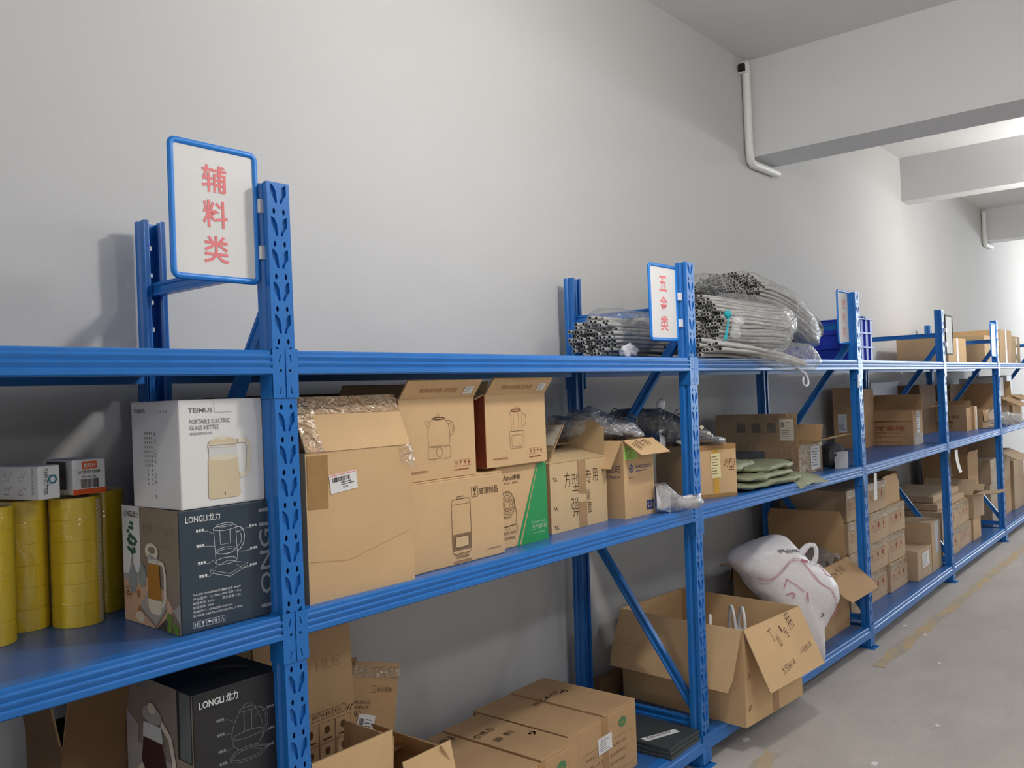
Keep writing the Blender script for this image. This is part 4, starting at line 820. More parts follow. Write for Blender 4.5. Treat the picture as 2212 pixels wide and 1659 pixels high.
for k in range(3):
    m = MB(); m.rbox(0, .235 - .004 * k, 0, .30 - .004 * k, 0, .0125, .002); o = m.build('dark_board', FOLDER); o.location = (1.630 + .004 * k, -.008 + .006 * k, Z1 + k * .0132); o.rotation_euler = (0, 0, .03 - .02 * k)
    tag(o, ['dark grey flat board at the bottom of the board stack by the second post', 'dark grey flat board in the middle of the board stack', 'dark grey flat board on top, with a white lettered tape strip'][k], 'board', 'dark boards on the bottom shelf')
    if k == 2:
        MB().prism([(.015, .105), (.165, .050), (.176, .080), (.020, .140)], 0, .0006, 0, TF(.0125)).build('white_tape_strip', PAPER, o); MB().text('CN IH HO', .035, .110, .018, 0, TF(.0125, .0022), .11, 0, -.35).build('tape_lettering', [DINK], o)
# ------------------------------------------------------------------ second bay, bottom shelf
t, body, F = carton('open_carton', 'big open carton with hanging flaps, sticking out over the aisle beside the second post', (2.072, -.100, Z1), (.492, .615, .392), -.080, TAN, True, (('L', 245, .250, .004, .012), ('F', 245, .255, .003), ('B', 268, .2), ('R', 262, .2)))
m = MB()
for (c_, x, y, h, w_) in (('丁', .17, .165, .050, .035), ('01', .215, .135, .050, .022), ('1', .265, .185, .030, .010), ('专', .285, .150, .050, .035), ('用', .340, .180, .065, .045)): m.text(c_, x, y, h, 0, F['F'], w_, -.012, .25)
m.text('大包BH-8', .15, .035, .030, 0, F['F'], .12, -.012, .15); m.text('小包821B', .34, .070, .026, 0, F['F'], .11, -.012, .15); m.build('marker_lettering', [INK], t)
m = MB()
for yy in (.33, .19, .06):
    for q in (0, .012): m.stroke([(.020 + q, yy), (.032 + q, yy + .022)], .003, 0, FF())
m.build('corner_staples', [INK], t); tape(t, FF(), [(.225, 0), (.275, 0), (.275, .392), (.225, .392)])
MB().stroke([(.0, .006), (.285, .006)], .002, 0, F['L'] @ T(0, .10, 0)).build('flap_crease', [BRN], t)
def handle_bag(label, x, y, z, s, mt, rz):
    t = thing('carrier_bag', label, 'plastic bag', (x, y, z), rz); m = MB(); M = frame((0, 0, 0), (1, 0, 0), (0, 0, 1))
    blob(m, M @ T(0, .10, 0), [(.11 * math.cos(k * PI / 10), .11 * math.sin(k * PI / 10)) for k in range(20)], .08, 0, .012, 20, 40, 11, crease=.5); m.build('bag_body', [mt], t)
    for q in (-1, 1):
        m = MB(); P = bez((q * .02 - .05 * s, .015 * q, .19), (q * .02 - .03 * s, .02 * q, .35), (q * .02 + .03 * s, .02 * q, .35), (q * .02 + .05 * s, .015 * q, .19), 12)
        m.tube(P, .007, 6, 0, None, True, [.012 if i in (0, 12) else .007 for i in range(13)]); m.build('bag_handle', [mt], t)
    return t
BW = mat('white_bag_film', (.70, .69, .69), .35, .5, .06, 30)
handle_bag('white carrier bag in the big open carton, nearer the post', 2.20, .13, Z1 + .09, 1.0, BW, .5)
handle_bag('white carrier bag in the big open carton, farther from the post', 2.44, .10, Z1 + .075, 1.2, BW, .7)
c = (2.90, .07, .45); O = [(-.23, .222), (-.202, .254), (-.123, .291), (-.057, .311), (.013, .315), (.069, .296), (.104, .246), (.158, .183), (.214, .164), (.258, .126), (.292, .064), (.295, -.009), (.283, -.049), (.239, -.113), (.218, -.14), (.217, -.222), (.221, -.27), (.215, -.318), (.165, -.310), (.10, -.20), (.05, -.14), (.0, -.08), (-.06, -.01), (-.101, .038), (-.136, .076), (-.162, .126), (-.225, .197)]
O = [(a * 1.0 - .022, b * 1.0 - .004) for a, b in O]; O = [(a - .018, b) for a, b in O]
t = bagthing('woven_sack', 'bulging white woven plastic sack with rose lines, leaning behind the big open carton', 'sack', c); M = loc(VM(c), c)
m = MB(); blob(m, M, O, .125, 0, .014, 8, 84, 19, .85, 2.0, (.06, .10), .6, crease=.35); m.build('sack_body', [WBAG], t)
def on_sack(pts, w, mi, m):
    # ink lines follow the bulge: height field of the same swollen form
    P = resample(O, 84); c0 = Vector((.06, .10)); out = []
    for x, y in pts:
        d = Vector((x, y)) - c0; r = d.length; best = .3; u = d.normalized() if r > 1e-6 else Vector((1, 0))
        for p in P:
            e = p - c0
            if e.length > 1e-6 and e.normalized().dot(u) > .995: best = e.length; break
        s = min(.97, r / best); cosa = s ** (1 / .6); h = .125 * math.sqrt(max(0, 1 - cosa * cosa)); out.append((x, y, h + .013))
    for a, b in zip(out, out[1:]):
        a, b = Vector(a), Vector(b); d = (b - a); nn = Vector((-d.y, d.x, 0)).normalized() * w / 2; m.add([tuple(a - nn), tuple(b - nn), tuple(b + nn), tuple(a + nn)], [(0, 1, 2, 3)], mi, False, M)
m = MB()
def smooth(P, k=6):
    out = []
    for i in range(len(P) - 1):
        p0, p1, p2, p3 = [Vector(P[max(0, min(len(P) - 1, i + q))]) for q in (-1, 0, 1, 2)]
        for j in range(k):
            u = j / k; out.append(tuple(.5 * ((2 * p1) + (-p0 + p2) * u + (2 * p0 - 5 * p1 + 4 * p2 - p3) * u * u + (-p0 + 3 * p1 - 3 * p2 + p3) * u ** 3)))
    return out + [tuple(P[-1])]
for off in (0, .009):
    on_sack(smooth([(-.150, .122 + off), (-.10, .118 + off), (-.05, .155 + off), (0, .205 + off), (.045, .212 + off)]), .0028, 0, m)
    on_sack(smooth([(.045 + off, .212), (.085 + off, .160), (.130 + off, .100), (.185 + off, .060), (.215 + off, .0), (.225 + off, -.05), (.205 + off, -.09)]), .0028, 0, m)
on_sack([(-.04, .08), (-.025, .125), (.02, .095), (.055, .065)], .004, 0, m); on_sack(smooth([(-.03, .05), (.0, .06), (.01, .045), (-.005, .035)]), .006, 0, m); on_sack([(.07, .06), (.072, .015)], .007, 0, m); on_sack(smooth([(.16, .17), (.18, .13), (.22, .11)]), .004, 0, m); on_sack([(.05, .212), (.09, .195)], .012, 0, m)
m.build('rose_lines', [RLINE], t)
m = MB()
for k in range(9): on_sack([(-.055 + .011 * k, .262 - .008 * hsh(k, 5)), (-.040 + .011 * k, .245 + .012 * hsh(k, 4))], .006, 0, m)
on_sack([(.135, -.065), (.15, -.055), (.14, -.045)], .006, 0, m); m.build('grey_print', [mat('violet_grey_ink', (.17, .16, .21), .5)], t)
m = MB(); m.tube(smooth([(.078, .225, .04), (.108, .262, .05), (.140, .262, .05), (.150, .228, .05), (.142, .185, .04), (.128, .165, .03)]), .011, 8, 0, M, True, [.018 - .009 * math.sin(PI * i / 30) + .003 * hsh(i, 3) for i in range(31)]); m.build('sack_ear', [WBAG], t)
t, body, F = carton('open_carton', 'open carton behind the white sack with its wide front flap folded out to the aisle', (3.310, .062, Z1), (.478, .47, .385), .0, BRN, True, (('F', 221, .225, .006, .03), ('R', 88, .255, .01, .02), ('L', 172, .20, .0, .04), ('B', 250, .1)))
MB().text('TM专用', .10, .14, .045, 0, F['F'], .20, -.012, .1).build('marker_lettering', [INK], t)
m = MB(); m.surf(lambda u, v: (.03 + .42 * u, .03 + .40 * v, .36 + .10 * NZ.noise(Vector((u * 4, v * 4, 1))) + .03 * NZ.noise(Vector((u * 11, v * 11, 3))) + .03), 26, 26); o = m.build('crumpled_film', [BAGF]); o.location = (3.310, .062, Z1); tag(o, 'crumpled clear film filling the open carton behind the white sack', 'plastic film')
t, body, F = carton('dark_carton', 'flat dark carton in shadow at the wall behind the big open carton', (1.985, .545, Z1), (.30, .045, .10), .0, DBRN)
# ------------------------------------------------------------------ second bay, middle shelf
t, body, F = carton('spring_carton', 'carton with a cream hang tag and yellow tape behind the second post', (2.118, .128, Z), (.252, .245, .228), -.40, TAN)
M = FF(); tape(t, M, [(.118, .0), (.150, .0), (.150, .228), (.118, .228)], GOLDT); tape(t, M @ T(0, 0, .0006), [(0, .0), (.25, .0), (.25, .016), (0, .018)]); tape(t, M @ T(0, 0, .0006), [(0, .205), (.25, .208), (.25, .228), (0, .228)])
label_sheet(t, FF(0, .0016), .108, .160, .085, .190, 'hang_tag', INK, .03, 'lines', YELP)
m = MB(); m.text('方', .178, .130, .036, 0, M, .030, -.01, -.1); m.text('型', .205, .115, .050, 0, M, .035, -.01, -.1); m.build('marker_lettering', [INK], t)
tape(t, LFc(.245), [(.205, 0), (.243, 0), (.243, .228), (.205, .228)], GOLDT, 'yellow_tape')
t, body, F = carton('open_carton', 'dark glossy taped carton with raised flaps behind the green sack', (3.212, .090, Z), (.348, .455, .158), .02, BRN, True, (('L', 91, .165, .002), ('B', 90, .155, .002), ('F', 166, .165, .004), ('R', 120, .1)))
M = LFc(.455); m = MB(); rect(m, .08, .27, .075, .125, 0, M); lines(m, .07, .055, .22, 2, .022, .012, 0, M, 4); m.build('blue_print', [mat('navy_ink', (.02, .05, .17), .6)], t)
m = MB(); rect(m, .335, .415, .055, .085, 0, M)
for k in range(4): rect(m, .12 + .085 * k, .17 + .085 * k, .065, .115, 0, F['L'])
m.build('dark_print', [INK], t)
label_sheet(t, F['L'], .36, .435, .025, .135, 'shipping_label', detail='mix'); tape(t, F['L'] @ T(0, 0, .0006), [(0, 0), (.453, 0), (.453, .165), (0, .165)], TAPEF, 'clear_tape'); tape(t, M @ T(0, 0, .0008), [(0, .0), (.453, .0), (.453, .155), (0, .155)], TAPEF, 'clear_tape')
tape(t, FF(), [(0, 0), (.34, 0), (.34, .155), (0, .155)], TAPEF, 'clear_tape'); label_sheet(t, FF(0, .0012), .17, .31, .015, .14, 'side_label', detail='lines')
t = thing('folded_sack', 'folded olive green woven sack spilling over the middle shelf edge', 'sack', (2.72, .08, ZM))
def lay(m, x0, x1, y0, y1, z, th, seed, rz=0.0):
    n = 90; cx, cy = (x0 + x1) / 2, (y0 + y1) / 2
    def f(u, v):
        a = 2 * PI * u; b = (v - .5) * PI; k = abs(math.cos(b)) ** .25
        sx = math.copysign(abs(math.cos(a)) ** .5, math.cos(a)); sy = math.copysign(abs(math.sin(a)) ** .5, math.sin(a))
        p = Vector((cx + (x1 - x0) / 2 * sx * k, cy + (y1 - y0) / 2 * sy * k, z + th / 2 * math.sin(b)))
        e = NZ.noise(p * 9 + Vector((seed, 0, 0))); g = NZ.noise(Vector((p.x * 26, p.y * 9, p.z * 40 + seed))); return tuple(RZ(rz) @ (p + Vector((.022 * e, .022 * e + .007 * g, .007 * NZ.noise(p * 14 + Vector((0, seed, 0))) + .004 * g))))
    m.surf(f, n, 12, 0, None, True)
for k, a in enumerate(((-.30, .33, -.095, .22, .024, .036), (-.28, .26, -.085, .22, .056, .032), (-.16, .30, -.075, .20, .088, .034), (-.29, .02, .02, .22, .106, .040))):
    m = MB(); lay(m, a[0], a[1], a[2], a[3], a[4], a[5], k * 3.1, -.06 + .05 * k); m.build('sack_fold', [SACK], t)
m = MB(); m.surf(lambda u, v: (.16 + .30 * u + .0 * v, -.02 - .105 * v - .03 * u * v, .030 + .012 * math.sin(4 * u) - .060 * v * v * (1 - .2 * u)), 12, 8); m.build('hanging_corner', [SACK], t)
c = (3.655, .125, 1.08); t = bagthing('wrapped_bundle', 'black film-wrapped bundle with a white slip, left of the third post', 'bundle', c); M = loc(VM(c), c); O = [(-.008, -.058), (-.008, .055), (.022, .082), (.058, .083), (.095, .069), (.113, .045), (.100, .02), (.108, -.02), (.104, -.058)]
m = MB(); blob(m, M, O, .055, 0, .007, 30, 44, 11); m.build('bundle_wrap', [DEEP], t)
MB().add([(.04, -.062, .012), (.115, -.062, .012), (.115, .035, .012), (.04, .03, .012)], [(0, 1, 2, 3)], 0, False, M @ T(0, 0, .045)).build('white_slip', [mat('grey_paper', (.46, .47, .50), .6)], t)
# ------------------------------------------------------------------ grey tubing in clear bags
def tubing(label, x0, xf, yc, zc, hy, hz, nt, seed, r=.0078, droop=0.0, flat_ends=False, filmO=None, fc=None, fdepth=.12, rz=0.0, straight=False, xf2=None):
    t = thing('tubing_bag', label, 'plastic bag', (x0, yc, zc - hz)); m = MB(); k = 0; base = Matrix.Translation((-x0, -yc, -(zc - hz)))
    pts = []; rows = int(2 * hz / (r * 1.85)); i = 0
    for a in range(rows + 1):
        dz = -hz + a * 2 * hz / rows; wy = hy * math.sqrt(max(0, 1 - (dz / (hz * 1.08)) ** 2)); n = int(2 * wy / (r * 2.1)) + 1
        for b in range(n):
            dy = -wy + (b + .5) * 2 * wy / n + (r if a % 2 else 0) * .6; pts.append((dy, dz))
    random.Random(seed).shuffle(pts); pts = pts[:nt]
    def end(P0, d):
        q = frame(P0, Vector((-d.y, d.x, 0)) if abs(d.z) < .9 else (1, 0, 0), (0, 0, 1)); n = 8; a = []; 
        d = d.normalized(); u = d.cross(Vector((0, 0, 1))).normalized(); w_ = d.cross(u)
        for rr in (r, r * .74): a += [tuple(P0 + (u * math.cos(2 * PI * j / n) + w_ * math.sin(2 * PI * j / n)) * rr) for j in range(n)]
        a += [tuple(P0 + d * r * .5 + (u * math.cos(2 * PI * j / n) + w_ * math.sin(2 * PI * j / n)) * r * .74) for j in range(n)]
        m.add(a, [(j, (j + 1) % n, n + (j + 1) % n, n + j) for j in range(n)], 0, False, base); m.add(a, [(n + j, n + (j + 1) % n, 2 * n + (j + 1) % n, 2 * n + j) for j in range(n)], 1, False, base); m.add(a[2 * n:], [tuple(range(n))], 1, False, base)
    for i, (dy, dz) in enumerate(pts):
        if dz < 0 and not straight: continue
        j1, j2 = hsh(i, seed) * .06, hsh(i, seed + 1) * .06; P = []; nn = 9
        if straight:
            for q in range(12):
                s = q / 11; e = NZ.noise(Vector((s * 4, dy * 20, dz * 20 + seed))) * .010; P.append(Vector((x0 + j1 + (xf - x0) * s, yc + dy * (1 - .25 * s) + e, zc + dz * (1 - .35 * s) - droop * s * s + e * .6)))
        else:
            xfi = xf - .25 * (hz - dz)
            for q in range(nn):
                s = q / (nn - 1); e = NZ.noise(Vector((s * 3, dy * 20, dz * 20 + seed))) * .008; P.append(Vector((x0 + j1 + (xfi - x0 - j1) * s, yc + dy + e, zc + dz + e - droop * s * s)))
            zc2 = zc - droop
            for q in range(1, 8):
                a = PI / 2 - q * PI / 8; P.append(Vector((xfi + dz * math.cos(a) * 1.2, yc + dy * .95 - .01 * q / 8, zc2 + dz * math.sin(a))))
            for q in range(nn):
                s = 1 - q / (nn - 1); e = NZ.noise(Vector((s * 3, dy * 20, dz * 20 + seed + 7))) * .008; P.append(Vector((x0 + j2 + (xfi - x0 - j2) * s, yc + dy * .95 + e, zc - dz + e - droop * s * s)))
        m.tube([tuple(p) for p in P], r, 7, 0, base, False); end(P[0], P[1] - P[0])
        if not straight: end(P[-1], P[-2] - P[-1])
    m.build('foam_tubes', [GREYTUBE, TUBESHADE], t, kind='stuff')
    if filmO:
        f = MB(); blob(f, base @ VM(fc), filmO, fdepth, 0, .009, 16, 72, 17, .9, seed * 1.3, None, .5, crease=.8); f.build('bag_film', [BAGF2], t)
    return t, base
ZS = ZT + .004
t, b_ = tubing('clear bag of grey foam tubes left of the second post', 1.69, 2.16, .33, ZS + .088, .115, .082, 200, 11, .0085, 0, False, [(-.112, .035), (-.088, .078), (-.043, .100), (.01, .098), (.095, .080), (.18, .075), (.20, -.035), (.135, -.085), (.003, -.110), (-.07, -.108), (-.105, -.05)], (1.85, .32, 1.74), .12)
m = MB(); blob(m, b_ @ VM((1.755, .185, ZS + .045)), [(-.035, -.030), (-.028, .0), (0, .012), (.022, .008), (.036, -.014), (.03, -.032), (-.01, -.04)], .016, 0, .007, 60, 48, 11, crease=1.0); m.build('knotted_neck', [mat('milky_film', (.62, .62, .64), .25, .5)], t)
t, b_ = tubing('clear bag of grey foam tubes tied with turquoise string, right of the second post', 2.20, 2.97, .135, ZS + .150, .135, .118, 250, 23, .0085, 0, False, [(-.150, .063), (-.115, .100), (-.049, .128), (.03, .142), (.12, .122), (.25, .098), (.298, .065), (.33, .007), (.325, -.039), (.28, -.095), (.19, -.130), (.05, -.130), (-.08, -.125), (-.15, -.09)], (2.45, .12, 1.775), .15)
m = MB(); P0 = Vector((2.20, -.03, 1.80))
for k in range(7):
    a = P0 + Vector((.012 * hsh(k, 1), 0, .006 * hsh(k, 2))); m.tube([tuple(a), tuple(a + Vector((-.03 - .01 * hsh(k, 4), -.012, -.045))), tuple(a + Vector((-.07 - .03 * hsh(k, 5), -.02, -.10 - .02 * hsh(k, 3))))], .0024, 5, 0, b_)
m.lathe([(.0, -.014), (.016, -.010), (.018, 0), (.016, .010), (0, .014)], 12, 0, b_ @ T(*P0) @ RX(1.2)); m.build('turquoise_string', [CYAN], t)
m = MB(); blob(m, b_ @ VM((2.26, -.03, 1.775)), [(-.006, .012), (.03, .026), (.048, .010), (.036, -.02), (.018, -.012), (.024, -.075), (-.002, -.08), (-.022, -.06)], .008, 0, .004, 70, 48, 9, crease=1.0); m.build('gathered_neck', [BAGF], t)
t, b_ = tubing('clear bag of grey foam tubes highest and rearmost in the pile', 2.78, 3.62, .27, ZS + .345, .195, .088, 240, 37, .0085, .17, False, [(-0.28, 0.082), (-0.278, 0.138), (-0.242, 0.147), (-0.209, 0.148), (-0.122, 0.136), (-0.049, 0.15), (0.031, 0.139), (0.109, 0.095), (0.227, 0.035), (0.289, -0.032), (0.342, -0.11), (0.361, -0.183), (0.352, -0.243), (0.311, -0.257), (0.236, -0.238), (0.143, -0.054), (-0.054, 0.021), (-0.214, 0.027)], (3.0, .25, 1.93), .17)
t, b_ = tubing('flat clear bag of long grey foam tubes drooping over the top shelf beam', 1.97, 2.93, .035, ZS + .036, .135, .030, 60, 51, .0095, .060, False, [(-.286, .068), (-.202, .051), (-.062, .042), (.042, .030), (.131, .058), (.240, .048), (.275, .002), (.288, -.037), (.25, -.07), (.126, -.069), (.005, -.035), (-.078, -.008), (-.288, .0)], (2.5, -.02, 1.625), .07, 0, True)
m = MB(); m.tube([tuple(b_ @ Vector(p)) for p in smooth([(2.93, -.03, 1.57), (2.98, -.05, 1.545), (3.0, -.055, 1.50), (2.97, -.055, 1.485), (2.95, -.05, 1.50), (2.955, -.05, 1.53)])], .006, 6); m.build('tied_tail', [mat('milky_film', (.62, .62, .64), .25, .5)], t)
# stacked blue crates
for k in range(3):
    lo = ZS + k * .0885; h = .087; W, D = .30, .46; t = thing('storage_crate', ['blue plastic crate at the bottom of the stack beside the third post', 'blue plastic crate in the middle of the stack beside the third post', 'blue plastic crate topmost of the stack beside the third post'][k], 'crate', (4.235, .105, lo), .0, 'stacked blue crates')
    m = MB(); m.box(0, W, 0, .004, 0, h); m.box(0, W, D - .004, D, 0, h); m.box(0, .004, .004, D - .004, 0, h); m.box(W - .004, W, .004, D - .004, 0, h); m.box(.004, W - .004, .004, D - .004, 0, .004); m.build('crate_body', CRATE, t)
    m = MB(); m.box(-.012, W + .012, -.012, .0, h - .006, h); m.box(-.012, W + .012, D, D + .012, h - .006, h); m.box(-.012, .0, 0, D, h - .006, h); m.box(W, W + .012, 0, D, h - .006, h); m.build('crate_lip', CRATE, t)
    m = MB()
    for x in (.06, .15, .24): m.box(x - .002, x + .002, -.009, 0, .004, h - .006)
    for y in (.10, .23, .36): m.box(-.009, 0, y - .002, y + .002, .004, h - .006)
    m.build('crate_rib', CRATE, t)
# ------------------------------------------------------------------ third bay
t, body, F = carton('open_carton', 'brown carton with a small white label and raised flap, behind the third post', (5.12, .360, Z), (.36, .21, .320), .12, BRN, True, (('L', 91, .115, .0), ('F', 88, .10, .0), ('B', 88, .11), ('R', 95, .1)))
label_sheet(t, LFc(.21), .03, .09, .115, .245, 'white_label', detail='lines')
t, body, F = carton('open_carton', 'open carton printed in red characters left of the fourth post', (5.478, .135, Z), (.225, .345, .255), -.03, BRN, True, (('B', 90, .10, .0), ('R', 90, .11, .0), ('F', 170, .13, .004), ('L', 262, .08)))
m = MB(); M = LFc(.345)
m.text('龙温控', .075, .105, .036, 0, M, .215, .01)
for k, (a, b, h, w_) in enumerate(((.05, .215, .014, .20), (.07, .195, .008, .2), (.04, .165, .012, .14), (.05, .080, .016, .2), (.05, .055, .010, .24), (.06, .015, .012, .2))): m.text('杭州温控器有限公司', a, b, h, 0, M, w_)
m.build('printed_lettering', [RINK], t)
label_sheet(t, FF(0, .0012), .075, .15, .085, .245, 'white_label', detail='lines'); tape(t, FF(), [(.0, .0), (.225, 0), (.225, .085), (0, .085)], TAPEF, 'clear_tape')
# bottom: wall of small taped cartons, each one a thing of its own
def small_carton(label, x, y, z, size, rz, group, ink=RINK, film_=True, src=None):
    W, D, H = size; t, body, F = carton('small_carton', label, (x, y, z), size, rz, AGED, group=group); M = FF(); m = MB()
    for k in range(3): orect(m, W * (.10 + .27 * k), W * (.30 + .27 * k), H * .38, H * .72, .003, 0, M)
    icons(m, W * .12, H * .42, H * .24, 0, M, 1, False); m.flat(ell(W * .47, H * .55, H * .09, H * .11, 0, 6.3, 8), 0, M); m.flat(ell(W * .74, H * .55, H * .07, H * .10, 0, 6.3, 8), 0, M); m.build('printed_symbols', [ink], t)
    tape(t, FF(0, .0012), [(0, H * .74), (W, H * .78), (W, H), (0, H)], TAPEF, 'clear_tape'); return t
rowz = [Z1, Z1 + .186, Z1 + .372, Z1 + .558]; colx = [3.905, 4.288, 4.672]; PLC = ['leftmost column', 'middle column', 'right column']; PLR = ['bottom row', 'second row up', 'third row up', 'top row']
for r_ in range(4):
    for q in range(3):
        if r_ == 3 and q == 2: continue
        dx = (hsh(r_, q) - .5) * .012; small_carton('small taped carton in the %s, %s, right of the third post' % (PLR[r_], PLC[q]), colx[q] + dx, .09 + .02 * hsh(q, r_), rowz[r_], (.372, .40, .182), (hsh(q, r_ + 4) - .5) * .012, 'small taped cartons right of the third post')
t, body, F = carton('open_carton', 'small open carton with ragged flaps standing on top of the carton wall', (4.675, .115, rowz[3] - .001), (.36, .34, .10), .02, TAN, True, (('F', 80, .09, .0, .04), ('R', 85, .10), ('L', 112, .08)))
t, body, F = carton('labelled_carton', 'square carton with a big white label beside the carton wall on the bottom shelf', (5.088, .038, Z1), (.325, .33, .198), -.02, AGED); lid(t, .325, .33, .198, AGED, 'x'); label_sheet(t, FF(0, .001), .10, .26, .075, .175, 'white_label', detail='lines', rot=.05)
t, body, F = carton('tall_carton', 'tall carton with peeling clear tape left of the fourth post', (5.430, .030, Z1), (.278, .46, .345), .03, AGED); lid(t, .278, .46, .345, AGED, 'x'); tape(t, FF(), [(.10, .12), (.19, .12), (.20, .345), (.09, .345)], mat('milky_film', (.62, .62, .64), .25, .5), 'peeling_tape')
t, body, F = carton('brown_carton', 'large brown carton at the back, behind the tall taped carton', (5.07, .50, Z1), (.60, .14, .46), .0, BRN)
# ------------------------------------------------------------------ fourth bay and beyond
for k, (x, z, lb) in enumerate(((5.865, Z1, 'bottom one nearest the fourth post'), (6.39, Z1, 'bottom one farther from the fourth post'), (5.865, Z1 + .186, 'upper one nearest the fourth post'), (6.39, Z1 + .186, 'upper one farther from the fourth post'))):
    small_carton('small printed carton of the four-carton block, ' + lb, x, .064 + .01 * (k % 2), z, (.50 if k % 2 == 0 else .44, .46, .182), .01 * (k - 1), 'four-carton block in the fourth bay')
for k in range(2):
    t, body, F = carton('flat_carton', ['long pale carton lying on the four-carton block, lower of two', 'long pale carton lying on the four-carton block, upper of two'][k], (5.90 + .05 * k, .10 + .04 * k, Z1 + .372 + .052 * k), (.85 - .06 * k, .40, .049), .0, AGED)
t, body, F = carton('brown_carton', 'plain brown carton under the open-flapped one in the fourth bay', (6.872, .066, Z1), (.275, .40, .185), .0, TAN)
t, body, F = carton('open_carton', 'open-flapped carton standing on the plain brown carton in the fourth bay', (6.83, .05, Z1 + .188), (.34, .42, .20), -.03, AGED, True, (('L', 35, .2), ('F', 172, .2, .01), ('R', 150, .1), ('B', 60, .1)))
t, body, F = carton('tall_carton', 'pale-edged carton lower of two against the fifth post', (7.27, .17, Z1), (.30, .38, .30), .0, AGED)
t, body, F = carton('tall_carton', 'big dark-sided carton upper of two, against the fifth post', (7.245, .17, Z1 + .306), (.34, .38, .38), -.03, BRN, True, (('F', 100, .03), ('L', 70, .1)))
t, body, F = carton('open_carton', 'open carton with a torn raised flap left of the fifth post on the middle shelf', (7.262, .167, Z), (.200, .300, .206), .0, BRN, True, (('B', 90, .10, .0), ('L', 88, .03, .0, .02), ('R', 95, .06)))
lb = LFc(.30); m = MB(); m.text('小心轻放 易碎', .04, .11, .03, 0, lb, .2); lines(m, .05, .08, .2, 3, .02, .009, 0, lb, 5); m.build('printed_lettering', [INK], t)
t, body, F = carton('narrow_carton', 'narrow pale carton squeezed against the torn-flap carton on the middle shelf', (7.474, .145, Z), (.105, .32, .21), .0, TAN)
tape(t, FF(), [(.04, 0), (.075, 0), (.075, .21), (.04, .21)], mat('milky_film', (.62, .62, .64), .25, .5), 'packing_tape')
t, body, F = carton('open_carton', 'low open carton under the clear bag right of the fifth post', (7.76, .14, Z), (.62, .42, .16), .0, TAN, True, (('F', 262, .1),))
c = (7.97, .05, 1.10); O = [(-.096, .056), (-.054, .096), (.003, .065), (.091, .049), (.156, .041), (.239, .038), (.23, -.027), (.187, -.06), (.116, -.068), (-.031, -.065), (-.089, -.03)]
t = bagthing('clear_bag', 'shiny clear bag in front of the low open carton right of the fifth post', 'plastic bag', c); M = loc(VM(c), c)
m = MB(); curls(m, M, 30, (-.04, .18, -.05, .01, -.02, .02), .018, .004, 71); m.build('metal_parts', [mat('grey_metal', (.35, .35, .36), .3, .5, 0, 1, 0, 1, .8)], t, kind='stuff')
m = MB(); blob(m, M, O, .045, 0, .010, 26, 56, 13, crease=.8); m.build('bag_film', [BAGF], t)
for k, (x, y, z, s, mt, lbl) in enumerate((
    (6.52, .12, ZS, (.62, .40, .205), TAN, 'wide tan carton on the top shelf between the fourth and fifth posts'),
    (7.20, .34, ZS, (.40, .24, .265), TAN, 'taller tan carton with white labels behind the wide one on the top shelf'),
    (7.78, .10, ZS, (.52, .44, .255), TAN2, 'tan carton with a paper slip on the top shelf right of the fifth post'),
    (8.42, .09, ZS, (.60, .46, .33), TAN, 'tall taped carton on the top shelf farther right of the fifth post'),
    (9.10, .10, ZS, (.42, .44, .28), TAN2, 'tan carton at the right edge of view on the top shelf'))):
    t, body, F = carton('tan_carton', lbl, (x, y, z), s, .0, mt); lid(t, *s, mt, 'x')
    if k in (1, 2): label_sheet(t, FF(0, .001), s[0] * .4, s[0] * .4 + .12, s[2] * .45, s[2] * .9, 'white_label', detail='lines')
    if k == 1: label_sheet(t, LFc(s[1]), .02, .16, .19, .25, 'side_label', detail='lines')
    tape(t, FF(0, .0006), [(s[0] * .45, 0), (s[0] * .55, 0), (s[0] * .55, s[2]), (s[0] * .45, s[2])])
o = MB().rbox(0, .75, 0, .012, 0, .46, .002).build('white_panel', mat('grey_white_board', (.50, .50, .50), .6, .3)); o.location = (5.98, .575, Z + .002); tag(o, 'pale grey board standing at the back of the middle shelf right of the fourth post', 'board')
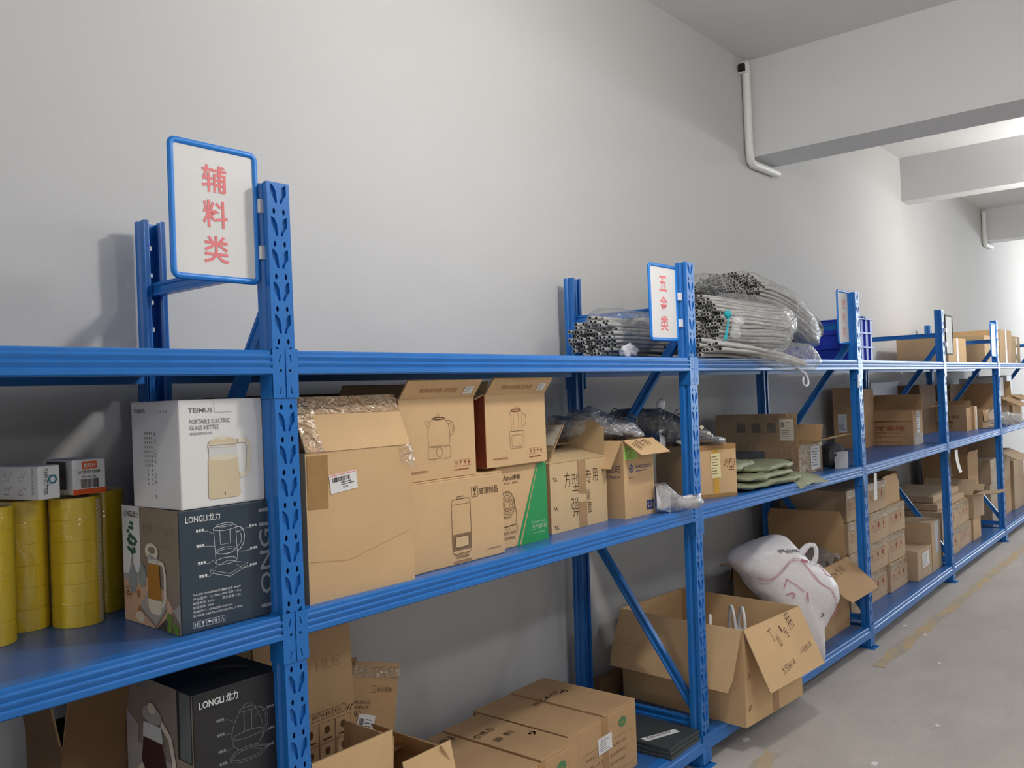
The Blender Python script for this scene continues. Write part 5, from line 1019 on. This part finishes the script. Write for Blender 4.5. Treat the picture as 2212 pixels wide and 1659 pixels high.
for k, (x, y, z, s, mt, lbl) in enumerate((
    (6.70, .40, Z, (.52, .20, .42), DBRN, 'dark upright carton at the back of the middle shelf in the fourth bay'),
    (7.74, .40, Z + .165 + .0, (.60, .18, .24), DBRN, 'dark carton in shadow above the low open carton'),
    (8.44, .12, Z, (.46, .40, .26), BRN, 'brown carton with a hanging flap right of the clear bag'),
    (8.96, .10, Z, (.50, .40, .27), TAN, 'tan carton at the far right of the middle shelf'),
    (8.60, .15, Z + .267, (.24, .36, .19), PAPER, 'white boxed file on the brown carton at the right edge'),
    (8.965, .14, Z + .277, (.24, .36, .20), KBOX, 'pale boxed file next to the white one at the right edge'),
    (7.80, .10, Z1, (.38, .40, .20), AGED, 'shrink-wrapped carton right of the fifth post, bottom one of its stack'),
    (7.80, .11, Z1 + .203, (.38, .38, .17), AGED, 'shrink-wrapped carton right of the fifth post, middle one of its stack'),
    (7.80, .10, Z1 + .376, (.37, .38, .22), AGED, 'shrink-wrapped carton right of the fifth post, top one of its stack'),
    (8.26, .12, Z1, (.55, .42, .34), BRN, 'brown carton beside the shrink-wrapped stack, lower of two'),
    (8.26, .12, Z1 + .343, (.55, .42, .30), AGED, 'brown carton beside the shrink-wrapped stack, upper of two'),
    (8.88, .10, Z1, (.55, .44, .50), AGED, 'last tan carton on the bottom shelf at the right edge'))):
    fl = (('F', 205, .2), ('L', 100, .15)) if k in (2, 3, 10) else ()
    t, body, F = carton('file_box' if k in (4, 5) else 'stored_carton', lbl, (x, y, z), s, .0, mt, bool(fl), fl)
    if not fl: lid(t, *s, mt, 'x')
    if k in (6, 7, 8): tape(t, FF(0, .0008), [(0, 0), (s[0], 0), (s[0], s[2]), (0, s[2])], TAPEF, 'stretch_film')
# ------------------------------------------------------------------ paper tags hanging from the beams
def tagcard(label, x, y, z, w_, h, rz, tilt, curl=0.0):
    t = thing('hanging_tag', label, 'paper tag', (x, y, z), rz, 'paper tags on the shelf beams'); m = MB()
    m.surf(lambda u, v: ((u - .5) * w_ + tilt * v * h, -.004 - curl * v * v, -.018 - v * h), 2, 8); m.surf(lambda u, v: ((u - .5) * w_ + tilt * v * h, -.0035 - curl * v * v, -.018 - v * h), 2, 8); m.build('tag_card', PAPER, t)
    m = MB(); m.tube([(0, .0, .012), (0, -.007, .0), (0, -.004, -.020)], .0012, 5); m.build('tag_wire', [mat('steel_wire', (.5, .5, .5), .3, .5, 0, 1, 0, 1, .9)], t)
    return t
tagcard('white paper tag hanging from the middle beam just right of the third post', 3.955, -.055, .985, .075, .150, .1, -.10)
tagcard('short white paper tag under the top beam left of the third post', 3.735, -.055, 1.555, .055, .075, .2, -.35)
tagcard('slim white paper tag under the middle beam left of the third post', 3.745, -.055, .958, .035, .085, .4, -.2)
tagcard('slanting white paper tag under the middle beam left of the fourth post', 5.668, -.042, .972, .060, .170, .5, -.32)
tagcard('curved white paper tag under the middle beam right of the fourth post', 5.905, -.042, .975, .085, .165, .0, -.10, .03)
tagcard('long curled white paper strip under the top beam at the fourth post', 5.66, -.042, 1.56, .035, .150, .3, -.10, .03)
tagcard('white paper strip tied below the top beam at the fifth post', 7.745, -.042, 1.515, .055, .190, .2, -.05, .02)
